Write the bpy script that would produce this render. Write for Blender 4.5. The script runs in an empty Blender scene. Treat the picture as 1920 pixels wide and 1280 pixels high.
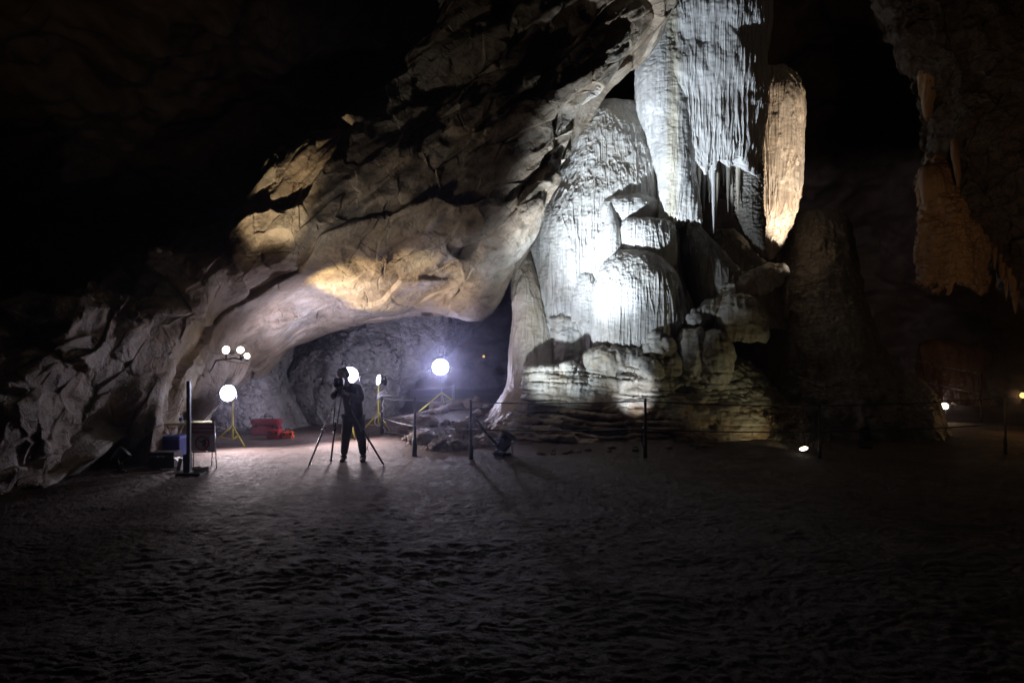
import bpy, bmesh, math, random
import numpy as np
from mathutils import Vector, Matrix
random.seed(7)
R = math.radians
Q = 1.0          # mesh detail
C = bpy.context.scene.collection
F, CX, HV, CH = 1280.0, 960.0, 688.0, 1.6      # focal length in photo pixels, centre, horizon row, eye height

def P(u, v, Y):
    return np.array([(u-CX)/F*Y, Y, CH+(HV-v)/F*Y])
def PV(u, v, Y): return Vector(P(u, v, Y))

# ------------------------------------------------------------------ noise
_rng = np.random.RandomState(3)
_perm = _rng.permutation(256); _perm = np.concatenate([_perm, _perm, _perm])
_g = _rng.normal(size=(256, 3)); _g /= np.linalg.norm(_g, axis=1)[:, None]; _g = _g.astype(np.float32); _perm = _perm.astype(np.int32)
def pn(p):
    sh = p.shape[:-1]; p = p.reshape(-1, 3).astype(np.float32)
    i = np.floor(p); f = p-i; i = i.astype(np.int32) & 255
    w = f*f*f*(f*(f*6-15)+10)
    out = 0
    for dx in (0, 1):
        wx = w[:, 0] if dx else 1-w[:, 0]
        for dy in (0, 1):
            wy = w[:, 1] if dy else 1-w[:, 1]
            for dz in (0, 1):
                wz = w[:, 2] if dz else 1-w[:, 2]
                h = _perm[_perm[_perm[(i[:, 0]+dx) & 255]+((i[:, 1]+dy) & 255)]+((i[:, 2]+dz) & 255)]
                g = _g[h]
                out = out + wx*wy*wz*(g[:, 0]*(f[:, 0]-dx)+g[:, 1]*(f[:, 1]-dy)+g[:, 2]*(f[:, 2]-dz))
    return (out*1.5).reshape(sh)
def fbm(p, o=4, gain=.5, lac=2.03):
    a, s, t = 1., 0., 0.
    for k in range(o):
        s = s+a*pn(p+17.3*k); t += a; a *= gain; p = p*lac
    return s/t
def ridge(p, o=3, gain=.5):
    a, s, t = 1., 0., 0.
    for k in range(o):
        n = 1-np.abs(pn(p+9.7*k))*2.0
        s = s+a*n*np.abs(n); t += a; a *= gain; p = p*2.1
    return s/t
_hr = np.random.RandomState(8).uniform(0, 1, (256, 7)).astype(np.float32)
def facets(p, slope=1.0, jump=.35):      # broken planes: each cell is one tilted flat face
    sh = p.shape[:-1]; p = p.reshape(-1, 3).astype(np.float32); b = np.floor(p); f = p-b; b = b.astype(np.int32)
    best = np.full(len(p), 1e9, np.float32); out = np.zeros(len(p), np.float32)
    for dx in (-1, 0, 1):
        for dy in (-1, 0, 1):
            for dz in (-1, 0, 1):
                h = _perm[_perm[_perm[(b[:, 0]+dx) & 255]+((b[:, 1]+dy) & 255)]+((b[:, 2]+dz) & 255)]
                q = _hr[h]
                ex, ey, ez = f[:, 0]-dx-q[:, 0], f[:, 1]-dy-q[:, 1], f[:, 2]-dz-q[:, 2]
                d = ex*ex+ey*ey+ez*ez; m = d < best
                val = jump*(q[:, 3]-.5)+slope*((q[:, 4]-.5)*ex+(q[:, 5]-.5)*ey+(q[:, 6]-.5)*ez)
                best = np.where(m, d, best); out = np.where(m, val, out)
    return out.reshape(sh)
def scal(p, *k):          # anisotropic scaling
    return p*np.array(k)
def sstep(a, b, x):
    t = np.clip((x-a)/(b-a), 0, 1); return t*t*(3-2*t)

# ------------------------------------------------------------------ object helpers
def link(o, parent=None):
    C.objects.link(o)
    if parent is not None: o.parent = parent
    return o
def tag(o, label=None, cat=None, group=None, kind=None):
    if label: o['label'] = label
    if cat: o['category'] = cat
    if group: o['group'] = group
    if kind: o['kind'] = kind
    return o
def thing(name, label, cat, loc=(0, 0, 0), group=None):
    o = bpy.data.objects.new(name, None); o.location = Vector(loc); link(o)
    o.empty_display_size = .2
    return tag(o, label, cat, group)
def put(name, me, mat, parent=None, smooth=True):
    if mat is not None: me.materials.append(mat)
    if smooth: me.shade_smooth()
    o = bpy.data.objects.new(name, me)
    link(o, parent)
    if parent is not None:            # geometry is given in world coordinates
        off = parent.location.copy(); q = parent.parent
        while q is not None: off += q.location; q = q.parent
        me.transform(Matrix.Translation(-off))
    return o
def grid_mesh(name, G, wrap=False, flip=False):
    m, n = G.shape[:2]
    me = bpy.data.meshes.new(name)
    idx = np.arange(m*n).reshape(m, n)
    if wrap: idx = np.concatenate([idx, idx[:, :1]], 1)
    a, b, c, d = idx[:-1, :-1], idx[:-1, 1:], idx[1:, 1:], idx[1:, :-1]
    q = np.stack([a, d, c, b] if flip else [a, b, c, d], -1).reshape(-1, 4)
    me.vertices.add(m*n); me.vertices.foreach_set('co', G.reshape(-1).astype(np.float32))
    me.loops.add(q.size); me.loops.foreach_set('vertex_index', q.reshape(-1).astype(np.int32))
    me.polygons.add(len(q)); me.polygons.foreach_set('loop_start', np.arange(0, q.size, 4, dtype=np.int32))
    me.update(calc_edges=True)
    return me
def gnorm(G, wrap):
    if wrap: dv = np.roll(G, -1, 1)-np.roll(G, 1, 1)
    else: dv = np.gradient(G, axis=1)
    du = np.gradient(G, axis=0)
    N = np.cross(du, dv); L = np.linalg.norm(N, axis=2, keepdims=True)
    return N/np.maximum(L, 1e-9)
def bm_obj(name, bm, mat, parent=None, smooth=False):
    me = bpy.data.meshes.new(name); bmesh.ops.recalc_face_normals(bm, faces=bm.faces[:]); bm.to_mesh(me); bm.free()
    return put(name, me, mat, parent, smooth)
def tube(bm, pts, r, n=8, cap=True):
    pts = [Vector(p) for p in pts]
    if not hasattr(r, '__len__'): r = [r]*len(pts)
    rings = []; up = None
    for i, p in enumerate(pts):
        d = (pts[min(i+1, len(pts)-1)]-pts[max(i-1, 0)]).normalized()
        if up is None: up = d.orthogonal().normalized()
        s = d.cross(up)
        if s.length < 1e-4: s = d.orthogonal()
        s.normalize(); up = s.cross(d).normalized()
        rings.append([bm.verts.new(p+r[i]*(math.cos(a)*s+math.sin(a)*up)) for a in [2*math.pi*k/n for k in range(n)]])
    for A, B in zip(rings, rings[1:]):
        for k in range(n): bm.faces.new((A[k], A[(k+1) % n], B[(k+1) % n], B[k]))
    if cap: bm.faces.new(rings[0][::-1]); bm.faces.new(rings[-1])
def box(bm, c, s, rot=None, bev=0.0):
    M = Matrix.Translation(Vector(c)) @ (rot.to_4x4() if rot is not None else Matrix()) @ Matrix.Diagonal((*s, 1))
    r = bmesh.ops.create_cube(bm, size=1, matrix=M)
    if bev: bmesh.ops.bevel(bm, geom=list({e for v in r['verts'] for e in v.link_edges}), offset=bev, segments=2, affect='EDGES')
def disc(bm, c, nrm, r, h=0.0, n=24):
    nrm = Vector(nrm).normalized(); c = Vector(c)
    tube(bm, [c, c+nrm*max(h, .004)], r, n)
def simple(name, fn, mat, parent=None, smooth=False):
    bm = bmesh.new(); fn(bm); return bm_obj(name, bm, mat, parent, smooth)

# ------------------------------------------------------------------ materials
class NT:
    def __init__(s, name):
        s.m = bpy.data.materials.new(name); s.m.use_nodes = True
        s.t = s.m.node_tree; s.b = s.t.nodes['Principled BSDF']
        s.tc = s.n('ShaderNodeTexCoord')
    def n(s, k, **kw):
        x = s.t.nodes.new(k)
        for a, b in kw.items(): setattr(x, a, b)
        return x
    def l(s, a, b): s.t.links.new(a, b)
    def map(s, sc, rot=(0, 0, 0), src=None):
        m = s.n('ShaderNodeMapping'); m.inputs['Scale'].default_value = sc; m.inputs['Rotation'].default_value = rot
        s.l(src or s.tc.outputs['Object'], m.inputs[0]); return m.outputs[0]
    def noise(s, vec, sc, det=6, rough=.55, dist=0):
        x = s.n('ShaderNodeTexNoise'); s.l(vec, x.inputs['Vector'])
        for k, v in (('Scale', sc), ('Detail', det), ('Roughness', rough), ('Distortion', dist)): x.inputs[k].default_value = v
        return x.outputs[0]
    def ramp(s, fac, stops):
        r = s.n('ShaderNodeValToRGB'); e = r.color_ramp.elements
        while len(e) < len(stops): e.new(.5)
        for k, (p, c) in enumerate(stops):
            e[k].position = p; e[k].color = (*(c if hasattr(c, '__len__') else (c, c, c)), 1)
        s.l(fac, r.inputs[0]); return r.outputs[0]
    def mix(s, fac, a, b, mode='MIX'):
        x = s.n('ShaderNodeMix', data_type='RGBA', blend_type=mode)
        for sock, v in ((x.inputs[0], fac), (x.inputs[6], a), (x.inputs[7], b)):
            if hasattr(v, 'links'): s.l(v, sock)
            elif hasattr(v, '__len__'): sock.default_value = (*v, 1)
            else: sock.default_value = v
        return x.outputs[2]
    def math(s, op, a, b=0.0):
        x = s.n('ShaderNodeMath', operation=op)
        for k, v in enumerate((a, b)):
            if hasattr(v, 'links'): s.l(v, x.inputs[k])
            else: x.inputs[k].default_value = v
        return x.outputs[0]
    def bump(s, h, strength, dist, prev=None):
        x = s.n('ShaderNodeBump'); x.inputs['Strength'].default_value = strength; x.inputs['Distance'].default_value = dist
        s.l(h, x.inputs['Height'])
        if prev is not None: s.l(prev, x.inputs['Normal'])
        return x.outputs[0]
    def out(s, col=None, rough=None, nrm=None, spec=None):
        for nm, v in (('Base Color', col), ('Roughness', rough), ('Normal', nrm), ('Specular IOR Level', spec)):
            if v is None: continue
            sock = s.b.inputs[nm]
            if hasattr(v, 'links'): s.l(v, sock)
            elif hasattr(v, '__len__'): sock.default_value = (*v, 1)
            else: sock.default_value = v
        return s.m
def cracks(t, vec, sc, width):
    w = t.noise(vec, sc*1.3, 5, .6)
    v2 = t.mix(.35, vec, w)
    vo = t.n('ShaderNodeTexVoronoi', feature='DISTANCE_TO_EDGE'); t.l(v2, vo.inputs['Vector']); vo.inputs['Scale'].default_value = sc
    c = t.ramp(vo.outputs['Distance'], [(0, 0), (width, 1)])
    m = t.ramp(t.noise(vec, sc*.6, 3), [(.45, 0), (.6, 1)])      # cracks only in places
    return t.mix(m, (1, 1, 1), c)

def rock_mat(name, cols, scale=1.0, crack=.012, bump=1.0, rough=.62, tilt=0.0, fine=(1, 1, 1)):
    t = NT(name); ob = t.tc.outputs['Object']
    st = t.map((fine[0], fine[1], fine[2]), (0, tilt, 0))
    big = t.noise(st, .7*scale, 5, .65, .15)
    col = t.ramp(big, [(.30, cols[0]), (.45, cols[1]), (.58, cols[2]), (.72, cols[3])])
    mid = t.noise(st, 3.6*scale, 6, .66)
    col = t.mix(.75, col, t.ramp(mid, [(.3, .52), (.52, 1.0), (.72, 1.3)]), 'MULTIPLY')
    ck = cracks(t, ob, 1.15*scale, crack)
    ck2 = cracks(t, ob, 3.1*scale, crack*1.2)
    ckk = t.mix(1.0, ck, ck2, 'MULTIPLY')
    col = t.mix(.38, col, ckk, 'MULTIPLY')
    n1 = t.bump(mid, .55*bump, .10)
    n2 = t.bump(t.noise(st, 13*scale, 5, .68), .5*bump, .035, n1)
    n3 = t.bump(ckk, .6*bump, .03, n2)
    n4 = t.bump(t.noise(ob, 60*scale, 3, .65), .5*bump, .010, n3)
    return t.out(col, t.ramp(mid, [(.3, rough-.14), (.7, rough+.15)]), n4, .35)

def flow_mat(name, base, stain, streak=.5, bump=1.0, warm=None):
    t = NT(name); ob = t.tc.outputs['Object']
    vert = t.map((1, 1, .10)); vert2 = t.map((1, 1, .04))
    s1 = t.noise(vert, 5.5, 5, .6, .2)
    s2 = t.noise(vert2, 14, 4, .6)
    big = t.noise(ob, .8, 6, .6)
    col = t.mix(t.ramp(big, [(.38, 0), (.68, 1)]), base, stain)
    col = t.mix(streak, col, t.ramp(s1, [(.3, .45), (.5, .95), (.7, 1.12)]), 'MULTIPLY')
    col = t.mix(streak*.7, col, t.ramp(s2, [(.32, .6), (.5, 1.0), (.7, 1.1)]), 'MULTIPLY')
    if warm:     # an ochre mineral run down one side
        sx = t.n('ShaderNodeSeparateXYZ'); t.l(ob, sx.inputs[0])
        xx = t.math('ADD', sx.outputs[0], t.math('MULTIPLY', t.noise(vert, 2.0, 3), .12))
        d = t.math('ABSOLUTE', t.math('SUBTRACT', xx, warm[0]))
        col = t.mix(t.ramp(t.math('DIVIDE', d, warm[1]), [(.2, .5), (1.0, 0)]), col, warm[2])
    n1 = t.bump(s1, .5*bump, .06)
    n2 = t.bump(s2, .55*bump, .025, n1)
    rip = t.noise(t.map((1, 1, 2.2)), 22, 4, .65)
    n3 = t.bump(rip, .2*bump, .012, n2)
    n4 = t.bump(t.noise(ob, 90, 3, .6), .3*bump, .006, n3)
    return t.out(col, t.ramp(rip, [(.3, .35), (.7, .65)]), n4, .4)

def plain(name, col, rough=.5, metal=0.0, var=.25, sc=12):
    t = NT(name); n = t.noise(t.tc.outputs['Object'], sc, 5, .6)
    c = t.mix(1.0, col, t.ramp(n, [(.3, 1-var), (.7, 1+var*.4)]), 'MULTIPLY')
    t.b.inputs['Metallic'].default_value = metal
    return t.out(c, t.ramp(n, [(.3, max(.05, rough-.1)), (.7, min(1, rough+.1))]), t.bump(n, .08, .01))
def emis(name, col, s):
    m = bpy.data.materials.new(name); m.use_nodes = True; b = m.node_tree.nodes['Principled BSDF']
    b.inputs['Base Color'].default_value = (*[.8*c for c in col], 1)
    b.inputs['Emission Color'].default_value = (*col, 1); b.inputs['Emission Strength'].default_value = s
    return m

TAN = math.atan2(1, 1.25)
M = {}
M['slab'] = rock_mat('grey_brown_limestone', [(.13, .088, .055), (.23, .175, .12), (.29, .245, .19), (.38, .345, .30)], 1.0, .014, 1.0, tilt=TAN, fine=(.8, 1, 1.2))
M['left'] = rock_mat('lavender_grey_limestone', [(.20, .16, .13), (.30, .27, .25), (.36, .34, .34), (.45, .43, .43)], 1.0, .010, 1.1, tilt=TAN, fine=(.6, 1, 1.3))
M['far'] = rock_mat('brown_cave_rock', [(.11, .075, .05), (.22, .15, .09), (.26, .19, .12), (.34, .26, .17)], .6, .012, 1.2)
M['backrock'] = rock_mat('grey_cave_rock', [(.20, .18, .17), (.28, .26, .25), (.34, .32, .31), (.42, .40, .40)], .9, .012, 1.1)
M['base'] = rock_mat('stepped_brown_flowstone', [(.15, .085, .045), (.30, .20, .12), (.34, .28, .21), (.44, .41, .36)], 1.2, .010, 1.2, fine=(.5, .7, 1.8))
def base_mat():
    t = NT('terraced_flowstone'); ob = t.tc.outputs['Object']
    g = t.n('ShaderNodeNewGeometry'); sx = t.n('ShaderNodeSeparateXYZ'); t.l(g.outputs['Position'], sx.inputs[0])
    h = t.math('ADD', sx.outputs[2], t.math('MULTIPLY', t.math('SUBTRACT', t.noise(ob, .9, 5), .5), 1.6))
    st = t.map((.6, .6, 1.8)); vt = t.map((1, 1, .12))
    brown = t.ramp(t.noise(st, 1.3, 7, .6, .5), [(.32, (.13, .075, .04)), (.46, (.27, .18, .11)), (.58, (.31, .26, .20)), (.72, (.42, .39, .34))])
    pale = t.ramp(t.noise(ob, 1.4, 6, .6), [(.35, (.30, .25, .18)), (.5, (.42, .39, .33)), (.65, (.50, .48, .44))])
    pale = t.mix(.5, pale, t.ramp(t.noise(vt, 7, 6), [(.3, .55), (.55, 1.05)]), 'MULTIPLY')
    col = t.mix(t.ramp(h, [(.75, 0), (1.35, 1)]), brown, pale)
    mid = t.noise(st, 4.5, 6, .65); col = t.mix(.7, col, t.ramp(mid, [(.3, .5), (.55, 1.1)]), 'MULTIPLY')
    n1 = t.bump(mid, .6, .06); n2 = t.bump(t.noise(vt, 14, 6), .4, .02, n1); n3 = t.bump(t.noise(ob, 45, 4, .65), .5, .012, n2)
    return t.out(col, t.ramp(mid, [(.3, .42), (.7, .75)]), n3, .35)
M['base'] = base_mat()
M['rubble'] = rock_mat('rubble_rock', [(.13, .09, .06), (.24, .18, .13), (.30, .25, .21), (.40, .37, .33)], 2.5, .014, 1.2)
M['right'] = rock_mat('rough_dark_rock', [(.07, .045, .03), (.13, .09, .06), (.15, .12, .095), (.20, .175, .15)], 2.0, .012, 1.6)
M['dome'] = flow_mat('white_flowstone', (.60, .59, .56), (.46, .42, .36), .6)
M['upper'] = flow_mat('white_flowstone_with_ochre_run', (.60, .58, .55), (.46, .44, .41), .6, 1.2, warm=(1.12, .20, (.50, .42, .24)))
M['cream'] = flow_mat('cream_flowstone', (.55, .50, .42), (.44, .36, .26), .5)
M['warm'] = flow_mat('tan_flowstone', (.58, .51, .42), (.44, .34, .24), .75)
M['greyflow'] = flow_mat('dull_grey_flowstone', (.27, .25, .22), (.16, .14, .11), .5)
M['brownflow'] = flow_mat('brown_stalactite', (.36, .21, .10), (.22, .12, .06), .6)

def ground_mat():
    t = NT('damp_red_brown_clay'); ob = t.tc.outputs['Object']
    big = t.noise(ob, .5, 6, .6); mid = t.noise(t.map((.6, 1, 1)), 5, 5, .65)
    col = t.ramp(big, [(.35, (.072, .050, .040)), (.55, (.112, .083, .070)), (.7, (.145, .118, .106))])
    grit = t.noise(ob, 60, 4, .7); col = t.mix(.8, col, t.ramp(grit, [(.32, .45), (.5, 1.0), (.72, 1.35)]), 'MULTIPLY')
    col = t.mix(.7, col, t.ramp(mid, [(.3, .6), (.6, 1.1)]), 'MULTIPLY')
    n1 = t.bump(mid, .5, .03); n2 = t.bump(t.noise(ob, 22, 5, .75), .9, .03, n1); n3 = t.bump(grit, .7, .010, n2)
    return t.out(col, t.ramp(t.noise(ob, 7, 7, .7), [(.35, .6), (.65, .9)]), n3, .15)
M['ground'] = ground_mat()
M['black'] = plain('black_paint', (.015, .015, .017), .45)
M['darksteel'] = plain('dark_steel', (.06, .06, .065), .4, .7)
M['steel'] = plain('galvanised_steel', (.35, .35, .36), .4, .8)
M['silver'] = plain('bare_aluminium', (.62, .62, .65), .3, .9)
M['yellow'] = plain('yellow_paint', (.62, .54, .05), .4)
M['wcable'] = plain('white_cable', (.7, .7, .72), .5)
M['wire'] = plain('wire_rope', (.30, .30, .31), .45, .6)
M['dkwire'] = plain('dull_wire_rope', (.09, .09, .09), .5, .5)
M['red'] = plain('red_plastic', (.42, .025, .025), .4)
M['darkred'] = plain('dark_red_plastic', (.20, .02, .03), .5)
M['orange'] = plain('orange_plastic', (.75, .10, .03), .4)
M['blue'] = plain('blue_cloth', (.02, .03, .20), .7)
M['bluetop'] = plain('blue_plastic', (.06, .09, .42), .5)
M['white'] = plain('white_board', (.40, .40, .41), .5, 0, .1)
M['ytop'] = plain('pale_yellow_board', (.62, .62, .34), .5)
M['signred'] = plain('sign_red', (.40, .02, .03), .5, 0, .1)
M['signblk'] = plain('sign_black', (.02, .02, .02), .5, 0, .1)
M['skin'] = plain('skin', (.42, .25, .18), .5, 0, .1)
M['jacket'] = plain('dark_jacket_fabric', (.035, .03, .035), .85)
M['trousers'] = plain('dark_trouser_fabric', (.03, .028, .025), .85)
M['boots'] = plain('boot_leather', (.02, .017, .015), .6)
M['hair'] = plain('dark_hair', (.02, .015, .01), .6)
t = NT('clear_plastic'); t.b.inputs['Transmission Weight'].default_value = .8; M['bottle'] = t.out((.75, .82, .95), .08)
M['coldface'] = emis('cold_white_lamp_face', (.80, .82, 1.0), 24)
M['coldface2'] = emis('cold_white_small_lamp_face', (.86, .88, 1.0), 14)
M['warmface'] = emis('warm_white_lamp_face', (1, .86, .60), 14)
M['tinyorange'] = emis('orange_lamp_glow', (1, .55, .15), 3)
# ------------------------------------------------------------------ lofted rock
def cr(P4, t):            # catmull-rom through P[0..3], t in 0..1
    a, b, c, d = P4
    return .5*((2*b)+(-a+c)*t+(2*a-5*b+4*c-d)*t*t+(-a+3*b-3*c+d)*t**3)
def cr_open(Pt, n):       # Pt (k,...) -> (n,...)
    k = len(Pt); s = np.linspace(0, k-1-1e-6, n); i = s.astype(int); t = (s-i).reshape((-1,)+(1,)*(Pt.ndim-1))
    g = lambda j: Pt[np.clip(j, 0, k-1)]
    return cr((g(i-1), g(i), g(i+1), g(i+2)), t)
def cr_closed(Pt, s):     # axis 1 periodic, s = parameter values in 0..k
    k = Pt.shape[1]; i = np.floor(s).astype(int); t = (s-i)[None, :, None]
    g = lambda j: Pt[:, j % k]
    return cr((g(i-1), g(i), g(i+1), g(i+2)), t)

CUR = {}
def net(name, st, mat, nU, nF, nB, disp, thick=3.0, parent=None, bx=0.):
    nU, nF, nB = int(nU*Q), int(nF*Q), max(12, int(nB*Q))
    Pt = np.array([[P(*q) for q in s] for s in st])
    top, bot = Pt[:, 0], Pt[:, -1]
    mid = Pt[:, Pt.shape[1]//2]
    b1 = bot+np.array([0, .9, .25]); b2 = mid+np.array([bx, thick, .2]); b3 = top+np.array([bx, 1.3, -.15])
    full = np.concatenate([Pt, np.stack([b1, b2, b3], 1)], 1)
    nf = Pt.shape[1]-1
    s = np.concatenate([np.linspace(0, nf+.6, nF, endpoint=False), np.linspace(nf+.6, full.shape[1]-.4, nB, endpoint=False), np.linspace(full.shape[1]-.4, full.shape[1], max(6, nF//16), endpoint=False)])
    G = cr_closed(cr_open(full, nU), s)
    N = gnorm(G, True)
    c = G.mean(1, keepdims=True)
    if (N*(G-c)).sum(2).mean() < 0: N = -N
    tq = (s/nf)[None, :]; CUR['w'] = 1-.8*sstep(.80, .98, tq)*(1-sstep(1.25, 1.6, tq))
    # even out the along-loft sampling is left as is; displace along the normal in passes
    for f in disp:
        d_ = f(G)
        for _ in range(2 if f is not disp[-1] else 1): d_ = .4*d_+.15*(np.roll(d_, 1, 1)+np.roll(d_, -1, 1)+np.concatenate([d_[:1], d_[:-1]])+np.concatenate([d_[1:], d_[-1:]]))
        G = G+N*d_[..., None]
        N2 = gnorm(G, True)
        if (N2*N).sum(2).mean() < 0: N2 = -N2
        N = N2
    e0, e1 = [np.repeat(g.mean(0, keepdims=True), G.shape[1], 0)[None] for g in (G[0], G[-1])]
    me = grid_mesh(name, np.concatenate([e0, G, e1]), True)
    return put(name, me, mat, parent)

DG = np.array([1, 0, .82])/math.hypot(1, .82)        # the direction the rock strata climb
def strata(p, along, across, depth):
    a = p@DG; b = p@np.array([-DG[2], 0, DG[0]])
    return np.stack([a*along, b*across, p[..., 1]*depth], -1)

def loft(name, rows, mat, parent=None, nA=500, nV=300, p=2.2, flute=.03, ffr=9., big=.08, bfr=1.3, rip=.006, jag=0., jfr=4., jstart=.72,
         front=.72, fl_prof=None, extra=None, cap_in=.0, smooth_rows=True):
    """upright body: rows = (v, uL, uR, Yc, half depth), top to bottom"""
    rw = np.array(rows, float); nA, nV = max(24, int(nA*Q)), max(16, int(nV*Q))
    key = np.concatenate([[0], np.cumsum(np.hypot(np.diff(rw[:, 0]), .5*np.hypot(np.diff(rw[:, 1]), np.diff(rw[:, 2]))))])
    # arc-length resample so that flat tops get enough rows
    tt = np.linspace(0, key[-1], nV)
    if smooth_rows:
        dense = cr_open(rw, 2000); kd = np.interp(np.linspace(0, len(rw)-1, 2000), np.arange(len(rw)), key)
        rr = np.stack([np.interp(tt, kd, dense[:, j]) for j in range(5)], 1)
    else: rr = np.stack([np.interp(tt, key, rw[:, j]) for j in range(5)], 1)
    v, uL, uR, Y, b = rr.T
    x0 = (uL-CX)/F*Y; x1 = (uR-CX)/F*Y; z = CH+(HV-v)/F*Y
    cx, a = (x0+x1)/2, np.maximum((x1-x0)/2, .004)
    b = np.maximum(b, .004)
    nf = int(nA*front)
    th = np.concatenate([np.linspace(-math.pi, 0, nf, endpoint=False), np.linspace(0, math.pi, nA-nf, endpoint=False)])
    cs, sn = np.cos(th), np.sin(th)
    ex = np.sign(cs)*np.abs(cs)**(2/p); ey = np.sign(sn)*np.abs(sn)**(2/p)
    G = np.stack([cx[:, None]+a[:, None]*ex, Y[:, None]+b[:, None]*ey, np.repeat(z[:, None], nA, 1)], -1)
    w = np.clip(np.minimum(a, b)/.25, 0, 1)[:, None]               # fade relief at the poles
    tz = (tt/tt[-1])[:, None]
    def outward(G):
        N = gnorm(G, True)
        c = np.stack([cx, Y, z], -1)[:, None]
        return -N if (N*(G-c))[..., :2].sum() < 0 else N
    if big:
        G = G+outward(G)*(w*big*(fbm(scal(G, bfr, bfr, bfr*.7), 4)*1.6))[..., None]
    if jag:
        q = np.stack([G[..., 0]*jfr, G[..., 1]*jfr, np.full(G.shape[:2], 3.3)], -1)
        j = jag*(np.clip(ridge(q, 2)+.15, -.3, 1)+.7*np.clip(ridge(q*3.1, 1), 0, 1)*.5)
        G[..., 2] -= sstep(jstart, 1, tz)*j
    if flute:
        fp = flute if fl_prof is None else flute*np.interp(v, *fl_prof)[:, None]
        wob = .35*pn(scal(G, 1.1, 1.1, .8))
        q = scal(G, ffr, ffr, ffr*.035)+wob[..., None]
        fp = fp*(.55+.9*np.clip(.5+pn(scal(G, 1.3, 1.3, .5)+21), 0, 1))
        f = ridge(q, 2)*.6+ridge(scal(G, ffr*.37, ffr*.37, ffr*.03)+wob[..., None]+5, 2)*.4
        G = G+outward(G)*(w*fp*f)[..., None]
    if rip: G = G+outward(G)*(w*rip*fbm(scal(G, 8, 8, 17), 4)*2)[..., None]
    if extra is not None: G = G+outward(G)*(w*extra(G))[..., None]
    # closing rings at both ends
    def close(ring, dz):
        c = ring.mean(0, keepdims=True)
        return [c+(ring-c)*k+np.array([0, 0, dz*(1-k)]) for k in (.9, .7, .4, .12, .0004)]
    G = np.concatenate([np.array(close(G[0], .0))[::-1], G, np.array(close(G[-1], cap_in))], 0)
    me = grid_mesh(name, G, True)
    return put(name, me, mat, parent)

def soft(x, e=.12): return np.sqrt(x*x+e*e)-e*.5
# ------------------------------------------------------------------ ground
def hgt(x, y):
    s = x.shape; p = np.stack([x, y, np.zeros_like(x)], -1)
    h = .10*fbm(p*.35+3, 3)
    r1 = np.exp(-(((x+.9)/3.0)**2+((y-17.5)/2.6)**2))*.45                      # bank rising behind the railing
    r2 = np.exp(-(((x-4)/5.5)**2+((y-16)/3.4)**2))*.5
    far = sstep(18, 30, y)*.35
    slope = sstep(0, 8, x-6)*.10
    h = h+r1+r2+far+slope
    h = h+.025*fbm(scal(p, .8, 1.3, 1)+9, 4)
    near = 1-sstep(10, 16, y)*.55
    patch = .5+.5*np.clip(1.6*fbm(p*.45+20, 2)+.5, 0, 1)
    wv = p+.10*np.stack([pn(p*1.7), pn(p*1.7+7), 0*x], -1)
    h = h+near*(.010*fbm(scal(wv, 1.6, 2.4, 1)+4, 2)+(.3+.7*patch)*(.020*(soft(pn(scal(wv, 6.5, 8.5, 1)), .05)-.3)+.010*fbm(scal(wv, 9, 11, 1), 3))+.005*fbm(scal(wv, 22, 26, 1), 2))
    return h
def gz(x, y): return float(hgt(np.array([float(x)]), np.array([float(y)]))[0])

def build_ground():
    nin, nout = int(1250*Q), 90
    s = np.concatenate([-1-np.linspace(1, 0, nout, endpoint=False)**1.5, np.linspace(-1, 1, nin), 1+np.linspace(0, 1, nout+1)[1:]**1.5])
    v = np.linspace(1500, 735, int(620*Q))
    y = CH*F/(v-HV)                                   # rows even in perspective
    y = np.concatenate([np.linspace(-14, y[0], 60, endpoint=False), y, np.linspace(y[-1], 46, 30)[1:]])
    hw = .80*np.maximum(y, 2.0)+.4
    X = np.where(np.abs(s)[None] <= 1, s[None]*hw[:, None], np.sign(s)[None]*(hw[:, None]+(np.abs(s)[None]-1)*(34-hw[:, None]*.5)))
    Y = np.repeat(y[:, None], len(s), 1)
    Z = hgt(X, Y)
    me = grid_mesh('ground', np.stack([X, Y, Z], -1), flip=False)
    o = put('ground', me, M['ground']); tag(o, kind='structure')
build_ground()

# ------------------------------------------------------------------ cave chamber
def build_cave():
    n, m = int(700*Q), int(420*Q)
    th = np.linspace(0, 2*math.pi, n, endpoint=False); ph = np.linspace(.02, math.pi*.62, m)
    d = np.stack([np.sin(ph)[:, None]*np.cos(th), np.sin(ph)[:, None]*np.sin(th), np.repeat(np.cos(ph)[:, None], n, 1)], -1)
    G = d*np.array([24, 25, 15.5])+np.array([0, 15, 1.0])
    N = -d
    G = G+N*(3.2*fbm(G*.13, 3)+1.0*np.abs(fbm(G*.35+4, 3))*2+.35*ridge(G*.7, 3)+.12*fbm(G*2.2, 4))[..., None]
    me = grid_mesh('cave_chamber', G, True, flip=True)
    tag(put('cave_chamber', me, M['far']), kind='structure')
build_cave()

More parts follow.
